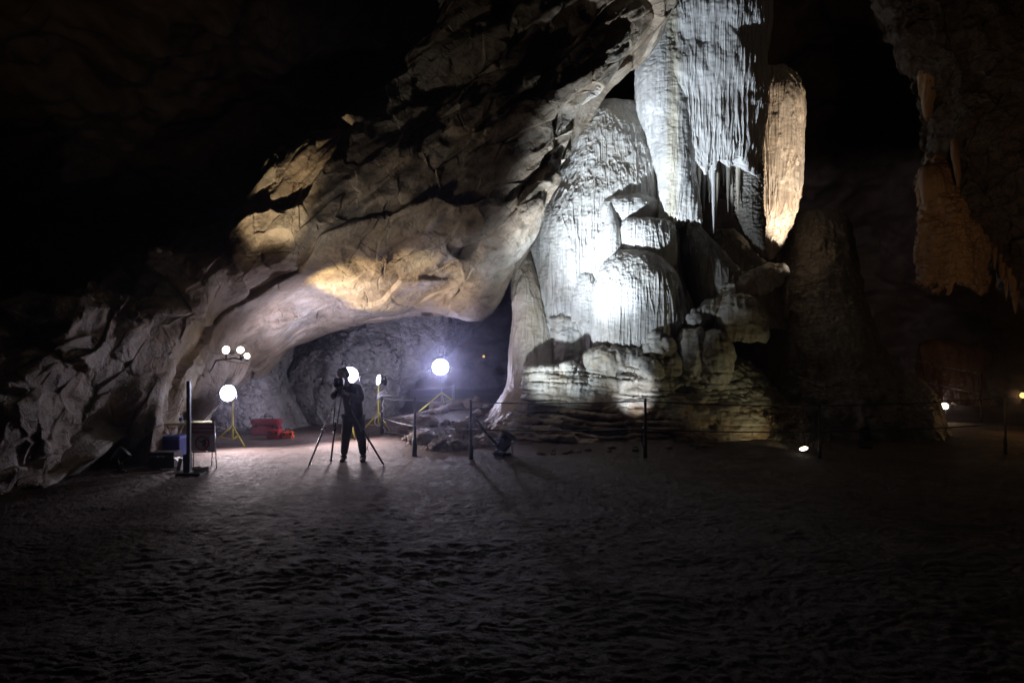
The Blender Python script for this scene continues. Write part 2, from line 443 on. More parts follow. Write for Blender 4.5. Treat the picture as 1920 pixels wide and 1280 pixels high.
# ------------------------------------------------------------------ leaning rock wall (left and centre)
ST = [
 [(-750, 350, 7.2), (-700, 500, 7.0), (-650, 650, 6.9), (-600, 780, 6.9), (-550, 920, 7.0), (-520, 1090, 7.4)],
 [(-260, 500, 8.6), (-240, 600, 8.0), (-220, 690, 7.7), (-200, 780, 7.6), (-180, 880, 7.7), (-170, 990, 8.0)],
 [(-20, 590, 9.6), (-10, 660, 8.9), (5, 730, 8.6), (15, 800, 8.6), (25, 865, 8.7), (30, 940, 8.7)],
 [(130, 540, 10.8), (120, 610, 9.9), (125, 690, 9.5), (130, 770, 9.4), (110, 845, 9.7), (95, 915, 9.6)],
 [(235, 490, 12.0), (215, 580, 11.0), (205, 660, 10.5), (200, 735, 10.4), (200, 805, 10.9), (180, 905, 11.9)],
 [(320, 450, 12.8), (300, 540, 11.9), (285, 630, 11.3), (270, 710, 11.0), (270, 790, 11.1), (262, 900, 11.6)],
 [(390, 415, 13.2), (370, 500, 12.6), (355, 590, 12.1), (335, 670, 11.8), (312, 760, 11.5), (287, 893, 11.3)],
 [(455, 385, 13.2), (430, 470, 12.9), (415, 555, 12.9), (400, 625, 13.2), (385, 700, 14.5), (362, 775, 15.3)],
 [(505, 325, 13.1), (500, 410, 12.8), (490, 495, 12.9), (480, 570, 13.5), (475, 635, 14.9), (478, 705, 16.0)],
 [(540, 295, 13.0), (545, 380, 12.7), (545, 470, 12.8), (540, 545, 13.6), (530, 600, 14.7), (522, 660, 15.8)],
 [(590, 262, 12.8), (605, 350, 12.5), (608, 440, 12.7), (600, 520, 13.6), (595, 580, 14.9), (575, 637, 16.2)],
 [(655, 246, 12.8), (690, 335, 12.4), (705, 425, 12.6), (700, 505, 13.5), (695, 565, 14.9), (690, 605, 16.2)],
 [(720, 186, 12.8), (770, 290, 12.3), (800, 385, 12.5), (812, 470, 13.3), (818, 535, 14.6), (820, 588, 15.8)],
 [(785, 115, 12.8), (850, 220, 12.2), (890, 325, 12.3), (908, 415, 13.0), (925, 480, 13.7), (905, 585, 15.2)],
 [(822, 30, 12.8), (910, 130, 12.1), (965, 230, 12.2), (995, 325, 12.6), (1003, 400, 12.9), (962, 515, 15.6)],
 [(880, -80, 12.8), (975, 30, 12.1), (1030, 120, 12.1), (1060, 195, 12.3), (1072, 265, 12.7), (1042, 338, 13.4)],
 [(960, -250, 12.8), (1060, -110, 12.1), (1110, -20, 12.1), (1140, 55, 12.3), (1158, 115, 12.7), (1105, 178, 13.3)],
 [(1050, -450, 12.8), (1140, -280, 12.2), (1190, -160, 12.3), (1225, -75, 12.5), (1248, -10, 12.8), (1200, 92, 13.4)],
 [(1200, -700, 12.8), (1260, -500, 12.4), (1300, -350, 12.5), (1330, -250, 12.6), (1350, -180, 13.0), (1300, -60, 13.6)],
]
SC = P(668, 548, 14.0)
def lowm(G): return CUR['w']*(1-.85*np.exp(-((G-SC)**2).sum(-1)/1.7))*(1-.65*(1-sstep(3.2, 4.9, G[..., 2]))*sstep(-6.6, -5.6, G[..., 0]))          # the underside is dissolved smooth
def slab_d1(G):
    w_ = .25*np.stack([pn(G*.8), pn(G*.8+5), pn(G*.8+11)], -1)
    return .24*fbm(strata(G, .30, .75, .5), 2)+.26*(.45-soft(pn(strata(G, .30, .95, .5)+3))*1.8)*(.5+.5*lowm(G))+(.35+.65*lowm(G))*.62*facets(strata(G, .55, 1.15, .75)+w_, .8, .22)
def slab_d2(G):
    wv = .18*np.stack([pn(G*2.1), pn(G*2.1+5), pn(G*2.1+11)], -1)
    hole = np.clip(pn(G*1.15+31)-.40, 0, 1)*1.5
    return (.12+.88*lowm(G))*(.11*facets(strata(G, .9, 2.7, 1.5)+wv, .9, .45)+.15*(.4-soft(pn(strata(G, .5, 2.0, 1.0)+wv))*1.6)+.05*(.4-soft(pn(strata(G, 1.3, 5.0, 2.4)+wv), .06)*1.6)-hole*.5)
def slab_d3(G):
    wv = .12*np.stack([pn(G*5), pn(G*5+5), pn(G*5+11)], -1)
    return (.2+.8*lowm(G))*(.026*facets(strata(G, 2.6, 7.0, 4)+wv, .9, .45))+.012*fbm(G*7, 4)
wall = net('leaning_rock_wall', ST, M['slab'], 1700, 500, 70, [slab_d1, slab_d2, slab_d3], 3.2)
tag(wall, 'huge leaning grey brown limestone wall with a low arch under it', 'rock wall')

# rock behind the arch
def bd(G): return .25*fbm(G*.7, 3)+.16*ridge(G*.9+2, 3)+.03*ridge(G*4, 3)
bl = loft('rock_bulge', [(560, 400, 520, 18.2, 1.2), (640, 395, 540, 18, 1.6), (700, 390, 528, 17.9, 1.7), (760, 385, 548, 17.8, 1.7), (840, 375, 590, 17.6, 1.8)], M['backrock'],
          nA=420, nV=220, flute=0, big=.15, rip=.02, extra=lambda G: .14*ridge(G*1.1, 3)+.03*ridge(G*4, 3))
tag(bl, 'rounded grey rock bulge behind the lamp stand left of the dark cleft', 'rock')
bl = loft('rock_buttress', [(480, 560, 960, 22, 2.0), (600, 545, 900, 21.5, 2.2), (660, 532, 830, 21, 2.3), (720, 540, 770, 20.7, 2.3), (775, 590, 735, 20.5, 2.2), (830, 620, 720, 20.3, 2.2)], M['backrock'],
          nA=520, nV=260, flute=0, big=.3, bfr=.6, rip=.02, extra=lambda G: .22*ridge(G*.7+4, 3)+.03*ridge(G*4, 3))
tag(bl, 'broad grey rock face seen through the arch behind the person', 'rock')

# ------------------------------------------------------------------ flowstone column
col_ = thing('flowstone_column', 'tall white fluted flowstone column lit by a cold floodlight', 'flowstone column', P(1150, 850, 15.5))
def lof(*a, **k): return loft(*a, parent=col_, **k)
lof('stalagmite_dome', [(192, 1150, 1172, 15.9, .08), (196, 1128, 1192, 15.9, .35), (205, 1105, 1206, 15.9, .55), (235, 1082, 1220, 15.9, .8), (300, 1060, 1242, 15.9, 1.05),
    (360, 1035, 1258, 15.9, 1.2), (410, 1006, 1268, 15.9, 1.3), (470, 990, 1275, 15.9, 1.35), (560, 985, 1280, 15.9, 1.4), (660, 985, 1290, 15.9, 1.4), (740, 975, 1300, 15.9, 1.45), (850, 960, 1320, 15.9, 1.5)],
    M['dome'], nA=1100, nV=800, flute=.045, ffr=8.5, big=.07, rip=.006, fl_prof=([190, 300, 430, 520, 700], [.3, 1.0, 1.3, 1.7, 1.8]))
lof('hanging_curtain', [(470, 975, 992, 15.6, .1), (490, 966, 1002, 15.5, .3), (540, 962, 1020, 15.4, .5), (620, 960, 1036, 15.3, .6), (690, 955, 1060, 15.2, .75), (730, 946, 1080, 15.1, .9), (760, 925, 1110, 15.0, 1.1), (800, 905, 1140, 14.9, 1.3), (850, 880, 1180, 14.8, 1.5)],
    M['cream'], nA=600, nV=420, flute=.05, ffr=5.5, big=.07, fl_prof=([470, 650, 720, 800], [1, 1, .6, .2]))
# hanging mass above
lof('hanging_curtain', [(-420, 1270, 1470, 15.6, 1.2), (-100, 1250, 1445, 15.5, 1.2), (0, 1238, 1438, 15.4, 1.2), (60, 1212, 1437, 15.3, 1.2), (110, 1192, 1436, 15.3, 1.15), (170, 1190, 1434, 15.2, 1.1), (220, 1208, 1430, 15.2, 1.0), (270, 1232, 1424, 15.2, .95), (312, 1246, 1416, 15.2, .9)],
    M['upper'], nA=1200, nV=620, flute=.050, ffr=9, big=.09, rip=.003, jag=.42, jfr=1.6, jstart=.86, fl_prof=([-400, 100, 250, 310], [.9, .8, 1.1, 1.4]), cap_in=.4)
lof('hanging_lobe', [(-60, 1236, 1285, 14.92, .45), (60, 1206, 1300, 14.86, .5), (130, 1191, 1302, 14.80, .55), (200, 1196, 1304, 14.74, .52), (260, 1215, 1304, 14.74, .48), (310, 1231, 1300, 14.66, .42), (350, 1234, 1296, 14.66, .38), (392, 1230, 1284, 14.66, .32), (412, 1232, 1266, 14.66, .24)],
    M['upper'], nA=420, nV=460, flute=.018, ffr=8, big=.06, jag=.10, jfr=5, jstart=.9)
lof('hanging_lobe', [(306, 1262, 1276, 14.75, .06), (309, 1250, 1288, 14.75, .2), (322, 1240, 1299, 14.75, .33), (350, 1236, 1308, 14.75, .4), (385, 1238, 1312, 14.75, .4), (412, 1246, 1313, 14.75, .34)],
    M['dome'], nA=360, nV=240, flute=.03, ffr=8, big=.04, jag=.13, jfr=7, jstart=.75, cap_in=.3)
lof('hanging_curtain', [(270, 1398, 1426, 14.9, .2), (320, 1384, 1426, 14.9, .3), (380, 1380, 1428, 14.9, .32), (420, 1392, 1430, 14.9, .28), (455, 1408, 1432, 14.9, .2), (482, 1426, 1436, 14.9, .06)],
    M['greyflow'], nA=260, nV=260, flute=.02, ffr=8, big=.06, rip=.03)
def stal(u, v0, v1, w, Y, mat='upper', n=30, lean=0.):
    rows = [(v0, u-w, u+w, Y, w*Y/F), (v0+(v1-v0)*.3, u-w*.85+lean*.3, u+w*.85+lean*.3, Y, w*Y/F*.85), (v0+(v1-v0)*.7, u-w*.55+lean*.7, u+w*.5+lean*.7, Y, w*Y/F*.5), (v1, u-w*.12+lean, u+w*.12+lean, Y, w*Y/F*.1)]
    return lof('stalactite', rows, M[mat], nA=n, nV=70, flute=.012, ffr=14, big=.02, bfr=4, rip=.006)
rs = random.Random(4)
for u, v0, v1, w in [(1296, 300, 352, 7), (1303, 300, 372, 5), (1311, 305, 362, 5), (1320, 305, 395, 5), (1329, 300, 380, 6), (1337, 300, 438, 5), (1347, 305, 372, 6), (1344, 350, 412, 4), (1356, 300, 350, 6), (1366, 290, 398, 5),
                     (1374, 300, 410, 5), (1383, 290, 400, 6), (1391, 280, 372, 5), (1404, 250, 340, 5), (1378, 250, 320, 5), (1412, 240, 310, 5)]:
    stal(u, v0-25, v1, w, 14.7+rs.uniform(-.25, .35), rs.choice(['upper', 'upper', 'cream', 'greyflow']), lean=rs.uniform(-2, 2))
# inner domes, stepped
lof('overhanging_shelf', [(368, 1175, 1192, 14.92, .05), (371, 1150, 1215, 14.92, .28), (380, 1120, 1238, 14.92, .45), (400, 1106, 1250, 14.92, .5), (425, 1108, 1246, 14.92, .42), (436, 1116, 1236, 14.92, .36)],
    M['dome'], nA=480, nV=200, flute=.03, ffr=8, big=.05, jag=.16, jfr=5, jstart=.6, cap_in=.3)
lof('stalagmite_dome', [(413, 1195, 1220, 14.8, .1), (416, 1165, 1248, 14.8, .4), (425, 1152, 1262, 14.8, .55), (460, 1148, 1266, 14.8, .62), (500, 1150, 1268, 14.8, .64), (520, 1152, 1266, 14.8, .6)],
    M['dome'], nA=520, nV=260, flute=.03, ffr=8, big=.05, jag=.22, jfr=4, jstart=.62, cap_in=.3)
lof('stalagmite', [(384, 1142, 1147, 14.5, .03), (395, 1138, 1153, 14.5, .08), (412, 1134, 1158, 14.5, .13), (440, 1130, 1163, 14.5, .2), (500, 1124, 1170, 14.5, .26), (580, 1112, 1180, 14.5, .34), (640, 1108, 1180, 14.5, .3)],
    M['dome'], nA=260, nV=320, flute=.02, ffr=9, big=.03)
lof('stalagmite_dome', [(470, 1175, 1215, 14.58, .1), (475, 1145, 1235, 14.58, .4), (495, 1125, 1252, 14.58, .62), (530, 1112, 1272, 14.58, .78), (580, 1106, 1286, 14.58, .85), (620, 1106, 1291, 14.58, .86), (640, 1110, 1290, 14.58, .82)],
    M['dome'], nA=760, nV=360, flute=.04, ffr=8.5, big=.05, jag=.2, jfr=5, jstart=.78, cap_in=.25, fl_prof=([470, 560, 640], [.2, .8, 1.5]))
lof('stalagmite_dome', [(505, 1092, 1106, 14.75, .08), (520, 1080, 1118, 14.75, .25), (560, 1070, 1130, 14.75, .36), (600, 1066, 1140, 14.75, .4)], M['dome'], nA=260, nV=160, flute=.03, ffr=8, big=.03, jag=.1)
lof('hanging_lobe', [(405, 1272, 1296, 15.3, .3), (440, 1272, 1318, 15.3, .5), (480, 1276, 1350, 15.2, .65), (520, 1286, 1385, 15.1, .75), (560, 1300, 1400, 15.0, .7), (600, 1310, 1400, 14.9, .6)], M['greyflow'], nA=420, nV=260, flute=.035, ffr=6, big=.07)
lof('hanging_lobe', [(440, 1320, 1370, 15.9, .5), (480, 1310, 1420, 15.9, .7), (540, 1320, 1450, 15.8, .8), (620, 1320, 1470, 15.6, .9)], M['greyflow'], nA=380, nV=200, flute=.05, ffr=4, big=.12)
# terraces, boulders and stepped base grow into one another: built apart, then fused
FU = []
def fus(*a, **k):
    k['parent'] = None; FU.append(loft(*a, **k))
fus('terrace', [(590, 1052, 1082, 15.05, .2), (597, 1036, 1098, 15.05, .40), (625, 1034, 1100, 15.03, .43), (692, 1032, 1104, 15.0, .45)], M['cream'], nA=300, nV=180, p=3.2, flute=.01, big=.04, rip=.02)
fus('terrace', [(655, 1125, 1180, 14.2, .3), (660, 1100, 1200, 14.2, .5), (675, 1092, 1212, 14.2, .56), (700, 1092, 1214, 14.2, .56), (735, 1094, 1212, 14.2, .5)], M['cream'], nA=480, nV=220, p=2.6, flute=.03, ffr=8, big=.05, jag=.16, jfr=3, jstart=.5)
fus('terrace', [(688, 1000, 1080, 14.3, .4), (692, 988, 1095, 14.3, .55), (720, 985, 1110, 14.3, .62), (760, 980, 1150, 14.3, .7)], M['cream'], nA=420, nV=200, p=2.8, flute=.02, ffr=7, big=.06, rip=.02)
fus('boulder', [(618, 1285, 1300, 13.9, .1), (625, 1272, 1318, 13.9, .3), (650, 1266, 1332, 13.9, .42), (685, 1268, 1335, 13.9, .42), (705, 1280, 1325, 13.9, .3), (712, 1295, 1312, 13.9, .1)], M['cream'], nA=260, nV=160, flute=.01, big=.06, rip=.01)
fus('boulder', [(622, 1335, 1350, 13.7, .1), (632, 1320, 1362, 13.7, .3), (660, 1310, 1372, 13.7, .42), (700, 1314, 1366, 13.7, .4), (725, 1328, 1352, 13.7, .2)], M['greyflow'], nA=260, nV=160, flute=.03, ffr=5, big=.06)
for (u, v, w, h, Y) in [(1235, 650, 32, 26, 13.9), (1215, 690, 26, 18, 13.7), (1255, 680, 22, 20, 13.8), (1180, 715, 40, 14, 13.8), (1065, 690, 12, 10, 13.8)]:
    fus('boulder', [(v-h, u-w*.2, u+w*.2, Y, .08), (v-h*.8, u-w*.7, u+w*.7, Y, w*Y/F*.7), (v, u-w, u+w, Y, w*Y/F), (v+h, u-w*.8, u+w*.8, Y, w*Y/F*.8)], M['base'], nA=160, nV=100, flute=.02, ffr=5, big=.12, bfr=3, rip=.02)
# stepped base
def ledges(G):
    z = G[..., 2]+.10*pn(scal(G, .45, .45, 0)+2)+.05*pn(G*1.2)+.05*G[..., 0]
    out = 0
    for per, dep, wd, off in ((.27, .30, .10, 0.), (.16, .16, .13, .37)):
        ph = z/per+off+.6*pn(scal(G, .5, .5, .8)+off); fr = np.abs(ph-np.floor(ph)-.5); k = np.floor(ph)
        m = sstep(-.05, .22, pn(np.stack([G[..., 0]*.75, G[..., 1]*.75, k*3.7+off], -1)))
        out = out-dep*m*(1-sstep(wd*.5, wd*1.6, fr))+.3*dep*(.5-fr)
    return out*(1-.8*sstep(2.6, 4.2, G[..., 0]))
fus('stepped_base', [(640, 1120, 1330, 15.6, .7), (690, 1040, 1400, 15.5, 1.4), (730, 975, 1440, 15.4, 1.9), (770, 925, 1480, 15.3, 2.25), (810, 893, 1510, 15.2, 2.5), (850, 880, 1540, 15.1, 2.75), (880, 860, 1560, 15.0, 2.9)],
    M['base'], nA=1300, nV=520, p=2.3, flute=0, big=.12, rip=.02)
# tilted rock lying across the right of the column
def lay(name, pts, rad, mat, parent, flat=.5, n=160, m=200, amp=.10):
    pts = cr_open(np.array([P(*q) for q in pts]), m); rad = np.interp(np.linspace(0, 1, m), np.linspace(0, 1, len(rad)), rad)
    d = np.gradient(pts, axis=0); d /= np.linalg.norm(d, axis=1)[:, None]
    s = np.cross(d, [0, -1, .3]); s /= np.linalg.norm(s, axis=1)[:, None]; q = np.cross(s, d)
    th = np.linspace(0, 2*math.pi, n, endpoint=False)
    G = pts[:, None]+rad[:, None, None]*(np.cos(th)[None, :, None]*s[:, None]*flat+np.sin(th)[None, :, None]*q[:, None])
    N = gnorm(G, True)
    if (N*(G-pts[:, None])).sum() < 0: N = -N
    G = G+N*(amp*ridge(G*1.8, 3)+amp*.5*fbm(G*5, 3))[..., None]
    e0, e1 = [np.repeat(g.mean(0, keepdims=True), n, 0) for g in (G[0], G[-1])]
    G = np.concatenate([e0[None], G, e1[None]])
    return put(name, grid_mesh(name, G, True), mat, parent)
FU.append(lay('tilted_ledge', [(1292, 606, 13.9), (1325, 588, 14.1), (1365, 562, 14.5), (1400, 540, 15.0), (1440, 525, 15.7)], [.10, .26, .42, .50, .45], M['base'], None))
fus('hanging_lobe', [(555, 1365, 1385, 14.0, .1), (562, 1350, 1405, 14.0, .3), (590, 1345, 1425, 14.0, .42), (625, 1345, 1435, 14.0, .42)], M['greyflow'], nA=260, nV=140, flute=.03, ffr=7, big=.05, jag=.15, jfr=6)

def fuse(name, objs, vox, mat, parent, disp, sm=5):
    bm = bmesh.new()
    for o in objs: bm.from_mesh(o.data)
    me = bpy.data.meshes.new('tmp'); bm.to_mesh(me); bm.free()
    o = bpy.data.objects.new('tmp', me); C.objects.link(o)
    r = o.modifiers.new('r', 'REMESH'); r.mode = 'VOXEL'; r.voxel_size = vox/math.sqrt(Q)
    s_ = o.modifiers.new('s', 'SMOOTH'); s_.factor = .5; s_.iterations = sm
    dg = bpy.context.evaluated_depsgraph_get(); me2 = bpy.data.meshes.new_from_object(o.evaluated_get(dg))
    bpy.data.objects.remove(o); [bpy.data.objects.remove(q) for q in objs]
    n = len(me2.vertices); co_ = np.empty(n*3, np.float32); me2.vertices.foreach_get('co', co_); co_ = co_.reshape(-1, 3).astype(float)
    for f in disp:
        nr = np.empty(n*3, np.float32); me2.vertex_normals.foreach_get('vector', nr); nr = nr.reshape(-1, 3)
        dd = nr*f(co_)[:, None]; dd = dd*([1, 1, .15] if f is fd0 else [1, 1, 1]); co_ = co_+dd; me2.vertices.foreach_set('co', co_.reshape(-1).astype(np.float32)); me2.update()
    me2.materials.clear(); me2.name = name
    return put(name, me2, mat, parent)
def fd0(G): return ledges(G)*(1-sstep(1.25, 1.7, G[:, 2]))
def fd1(G):
    up = sstep(.7, 1.3, G[:, 2])
    fl = ridge(scal(G, 5, 5, .6)+.3*pn(G*1.5)[:, None], 2)
    return .07*ridge(scal(G, 1.1, 1.1, 2.2)+2, 3)*(1-.4*up)+.05*facets(scal(G, 1.2, 1.2, 4.0)+.2*pn(G*2)[:, None], .8, .4)*(1-.7*up)+.04*fl*up+.04*fbm(scal(G, 2.2, 2.2, 5), 3)
def fd2(G): return .018*fbm(scal(G, 7, 7, 14), 3)+.008*ridge(scal(G, 10, 10, 22), 2)
fuse('terraced_base', FU, .022, M['base'], col_, [fd0, fd1, fd2], 3)

# ------------------------------------------------------------------ other formations
o = loft('hanging_drapery', [(128, 1432, 1446, 16.0, .1), (140, 1425, 1466, 16.0, .4), (158, 1420, 1483, 16.0, .6), (190, 1418, 1495, 16.0, .72), (240, 1416, 1499, 16.0, .75), (330, 1414, 1495, 16.0, .7), (390, 1414, 1486, 16.0, .6), (415, 1418, 1480, 16.0, .5), (432, 1424, 1470, 16.0, .36), (462, 1434, 1460, 16.0, .2), (486, 1441, 1449, 16.0, .05)],
     M['warm'], nA=560, nV=500, flute=.085, ffr=9, big=.06, bfr=1.3, rip=.003)
tag(o, 'tan hanging drapery on the right side of the white column', 'stalactite')
o = loft('hanging_drapery', [(-300, 1405, 1450, 16.3, .4), (0, 1415, 1440, 16.3, .3), (100, 1428, 1438, 16.2, .12), (135, 1433, 1437, 16.2, .04)], M['warm'], nA=160, nV=300, flute=.03, ffr=8, big=.05)
tag(o, 'thin brown stalactite hanging directly above the tan drapery', 'stalactite')
o = loft('flowstone_mound', [(405, 1480, 1530, 17.4, .2), (412, 1462, 1560, 17.4, .8), (430, 1452, 1570, 17.4, 1.2), (490, 1445, 1574, 17.3, 1.5), (550, 1430, 1580, 17.2, 1.8), (620, 1400, 1602, 17.0, 2.2), (665, 1380, 1622, 16.9, 2.5), (700, 1370, 1655, 16.8, 2.7), (740, 1350, 1690, 16.7, 3.0), (790, 1340, 1712, 16.5, 3.2), (860, 1330, 1740, 16.3, 3.5)],
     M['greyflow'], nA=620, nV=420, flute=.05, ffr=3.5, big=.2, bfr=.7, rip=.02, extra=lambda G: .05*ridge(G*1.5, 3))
tag(o, 'large dark flowstone mound with a blunt top right of the white column', 'flowstone mound')
o = loft('rock_outcrop', [(770, 1440, 1480, 13.9, .2), (790, 1415, 1520, 13.8, .6), (820, 1395, 1545, 13.7, .9), (850, 1380, 1560, 13.6, 1.1), (875, 1370, 1570, 13.5, 1.2)], M['base'], nA=520, nV=260, flute=0, big=.12, bfr=2, rip=.03,
     extra=lambda G: .10*ridge(scal(G, 2.2, 2.2, 3.4), 3)+.16*facets(G*3.2, .9, .4)+.05*facets(G*9, .9, .4))
tag(o, 'pitted rock outcrop lit greenish yellow by the small ground lamp', 'rock')
o = loft('rock_formation', [(636, 1740, 1762, 25, .3), (645, 1730, 1790, 25, .7), (660, 1728, 1842, 25, .9), (700, 1732, 1838, 25, 1.0), (745, 1728, 1842, 25, 1.1), (790, 1700, 1870, 25, 1.4)], M['brownflow'], nA=360, nV=200, flute=.06, ffr=2.5, big=.15)
tag(o, 'squat brown rock formation far behind the right railing', 'rock')
stl = loft('rock_horn', [(640, 1829, 1837, 25, .1), (660, 1822, 1842, 25, .3), (690, 1815, 1842, 25, .4)], M['brownflow'], nA=100, nV=80, flute=.03, ffr=3, big=.06)
stl.parent = o; 

# right hanging rock wall
RT = []
for (v, ul, Yl) in [(-260, 1560, 10.2), (-90, 1610, 10.1), (0, 1655, 10.0), (90, 1685, 9.9), (150, 1718, 9.8), (210, 1740, 9.7), (300, 1756, 9.6), (380, 1766, 9.5), (430, 1800, 9.4), (490, 1870, 9.2), (540, 1910, 9.0), (600, 1955, 8.8), (680, 2000, 8.7), (780, 2040, 8.7), (900, 2080, 8.7)]:
    RT.append([(ul, v, Yl), (ul+30, v+4, Yl-.7), (ul+110, v+15, Yl-1.2), (ul+230, v+20, Yl-1.7), (ul+420, v+20, Yl-2.1), (ul+700, v+20, Yl-2.2)])
def rd1(G): return .22*fbm(G*.9, 3)+.14*ridge(G*1.3+5, 3)
def rd2(G): return .16*facets(G*2.6+.2*pn(G*3)[..., None], .9, .4)+.07*facets(G*7, .9, .4)+.03*fbm(G*9, 4)
rw = net('hanging_rock_wall', RT, M['right'], 900, 420, 60, [rd1, rd2], 2.0, bx=1.3)
tag(rw, 'rough dark rock wall hanging down the right edge', 'rock wall')
def rst(label, rows, mat='brownflow', **k):
    kw = dict(nA=240, nV=260, flute=.05, ffr=7, big=.05); kw.update(k)
    o = loft('stalactite', rows, M[mat], **kw)
    return tag(o, label, 'stalactite')
rst('broad brown fluted stalactite with a notched lower edge', [(285, 1742, 1782, 9.3, .12), (318, 1732, 1785, 9.1, .2), (340, 1730, 1790, 8.95, .24), (400, 1734, 1812, 8.85, .28), (430, 1733, 1838, 8.75, .30), (480, 1731, 1843, 8.7, .30), (520, 1733, 1840, 8.7, .26)], jag=.20, jfr=3.2, jstart=.6, cap_in=.1, nA=420, nV=380, flute=.07, ffr=5, big=.09, bfr=3, rip=.02)
rst('short brown stalactite tier stuck to the left side of the broad one', [(312, 1728, 1752, 8.95, .08), (322, 1726, 1764, 8.85, .14), (360, 1729, 1770, 8.8, .15), (395, 1733, 1768, 8.85, .12)], jag=.10, jfr=5, jstart=.5, big=.06, bfr=4, flute=.05)
rst('brown ribbed stalactite hanging halfway up the right wall', [(60, 1726, 1770, 9.7, .14), (105, 1724, 1768, 9.4, .18), (140, 1728, 1762, 9.25, .17), (175, 1730, 1757, 9.2, .12), (208, 1733, 1744, 9.15, .05)], jag=.12, jfr=5, big=.06, bfr=4)
rst('slender grey stalactite at the upper left corner of the right wall', [(-10, 1674, 1702, 9.6, .1), (50, 1679, 1693, 9.5, .06), (95, 1681, 1688, 9.45, .04), (108, 1683, 1686, 9.45, .01)], 'right')
rst('thin crooked stalactite in the middle of the right wall', [(262, 1784, 1794, 8.75, .05), (290, 1785, 1797, 8.6, .05), (325, 1791, 1800, 8.5, .04), (350, 1795, 1799, 8.45, .01)], nA=60, nV=90, flute=.012, big=.02, bfr=6)
rs = random.Random(9)
for k in range(14):
    t_ = k/13; u = 1835+75*t_+rs.uniform(-6, 6); v = 415+150*t_**1.2+rs.uniform(-8, 8); L_ = rs.uniform(18, 42); w_ = rs.uniform(3, 6)
    o = rst('small brown stalactite in the fringe along the lower edge of the right wall', [(v-20, u-w_*1.3, u+w_*1.3, 8.6, .05), (v+L_*.4, u-w_*.7, u+w_*.7, 8.5, .03), (v+L_, u-w_*.15, u+w_*.15, 8.5, .006)], nA=40, nV=50, flute=.01, big=.02, bfr=6)
    o['group'] = 'fringe of small stalactites on the right wall'
# ------------------------------------------------------------------ rubble on the bank
def rock(loc, r, rs, mat, label, group, name='rock'):
    n, m = 28, 18
    ph = np.linspace(.01, math.pi-.01, m)[:, None]; th = np.linspace(0, 2*math.pi, n, endpoint=False)[None]
    d = np.stack([np.sin(ph)*np.cos(th), np.sin(ph)*np.sin(th), np.cos(ph)+0*th], -1)
    off = rs.uniform(0, 50)
    s = 1+.25*fbm(d*1.1+off, 2)+.55*facets(d*1.6+off, .9, .3)
    G = d*s[..., None]*np.array([r*rs.uniform(.8, 1.3), r*rs.uniform(.8, 1.2), r*rs.uniform(.45, .75)])
    G = G+np.array([0, 0, r*.2])
    o = put(name, grid_mesh(name, G, True, flip=True), mat); o.location = Vector(loc); o.rotation_euler.z = rs.uniform(0, 6)
    return tag(o, label, 'rock', group)
rs = random.Random(11)
for k in range(46):
    u = rs.uniform(758, 925); f = rs.random()
    Y = rs.uniform(12.6, 16.8)
    x = (u-CX)/F*Y
    if Y > 16.5 and u < 800: continue
    rock((x, Y, gz(x, Y)), rs.choice([.06, .09, .12, .16, .22])*rs.uniform(.8, 1.3), rs, M['rubble'], 'loose rubble stone on the bank behind the railing, left of the column', 'rubble stones on the bank')
for k in range(16):
    u = rs.uniform(1000, 1330); Y = rs.uniform(11.9, 12.35); x = (u-CX)/F*Y
    rock((x, Y, gz(x, Y)), rs.uniform(.03, .08), rs, M['rubble'], 'small stone lying at the foot of the flowstone base', 'small stones at the foot of the base')
for k in range(12):
    u = rs.uniform(1700, 1765); Y = rs.uniform(17.5, 19); x = (u-CX)/F*Y
    rock((x, Y, gz(x, Y)), rs.uniform(.08, .2), rs, M['rubble'], 'stone in the pile left of the bright right-hand ground lamp', 'stones by the right ground lamp')
# bank of clay and rubble in front of the rubble stones
bk = loft('rubble_bank', [(790, 830, 905, 15.6, .6), (800, 800, 930, 15.2, 1.2), (815, 775, 950, 14.8, 1.8), (835, 760, 970, 14.5, 2.1), (862, 745, 990, 14.3, 2.3)], M['rubble'], nA=500, nV=160, flute=0, big=.12, bfr=2, rip=.03,
     extra=lambda G: .06*ridge(scal(G, 2.4, 2.4, 3), 3)+.20*facets(G*3.0, .9, .5)+.08*facets(G*7.5, .9, .5)+.02*facets(G*19, .9, .5))
tag(bk, 'low bank of broken rock and clay behind the railing', 'rock bank')

# ------------------------------------------------------------------ railings
def post(rail, u, v_top, v_bot, Y, w=.022, mat='darksteel', foot=True):
    x = (u-CX)/F*Y; z0 = CH+(HV-v_bot)/F*Y; z1 = CH+(HV-v_top)/F*Y
    z0 = min(z0, gz(x, Y))-.05
    def f(bm):
        tube(bm, [(x, Y, z0), (x, Y, z0+.32), (x, Y, z0+.34), (x, Y, z1)], [w*1.45, w*1.45, w, w*.9], 12)
        tube(bm, [(x, Y, z1), (x, Y, z1+.012)], [w*1.1, w*.5], 12)
    p = simple('post', f, M[mat], rail, True)
    return Vector((x, Y, z0)), Vector((x, Y, z1))
def cable(rail, pts, r=.007, mat='wire', sag=.02, name='cable'):
    def f(bm):
        for A, B in zip(pts, pts[1:]):
            A, B = Vector(A), Vector(B)
            tube(bm, [A.lerp(B, t)-Vector((0, 0, 4*sag*t*(1-t))) for t in [k/14 for k in range(15)]], r, 6)
    return simple(name, f, M[mat], rail, True)
rail = thing('cable_railing', 'cable railing of dark posts along the front of the flowstone base', 'railing', P(883, 866, 11.5))
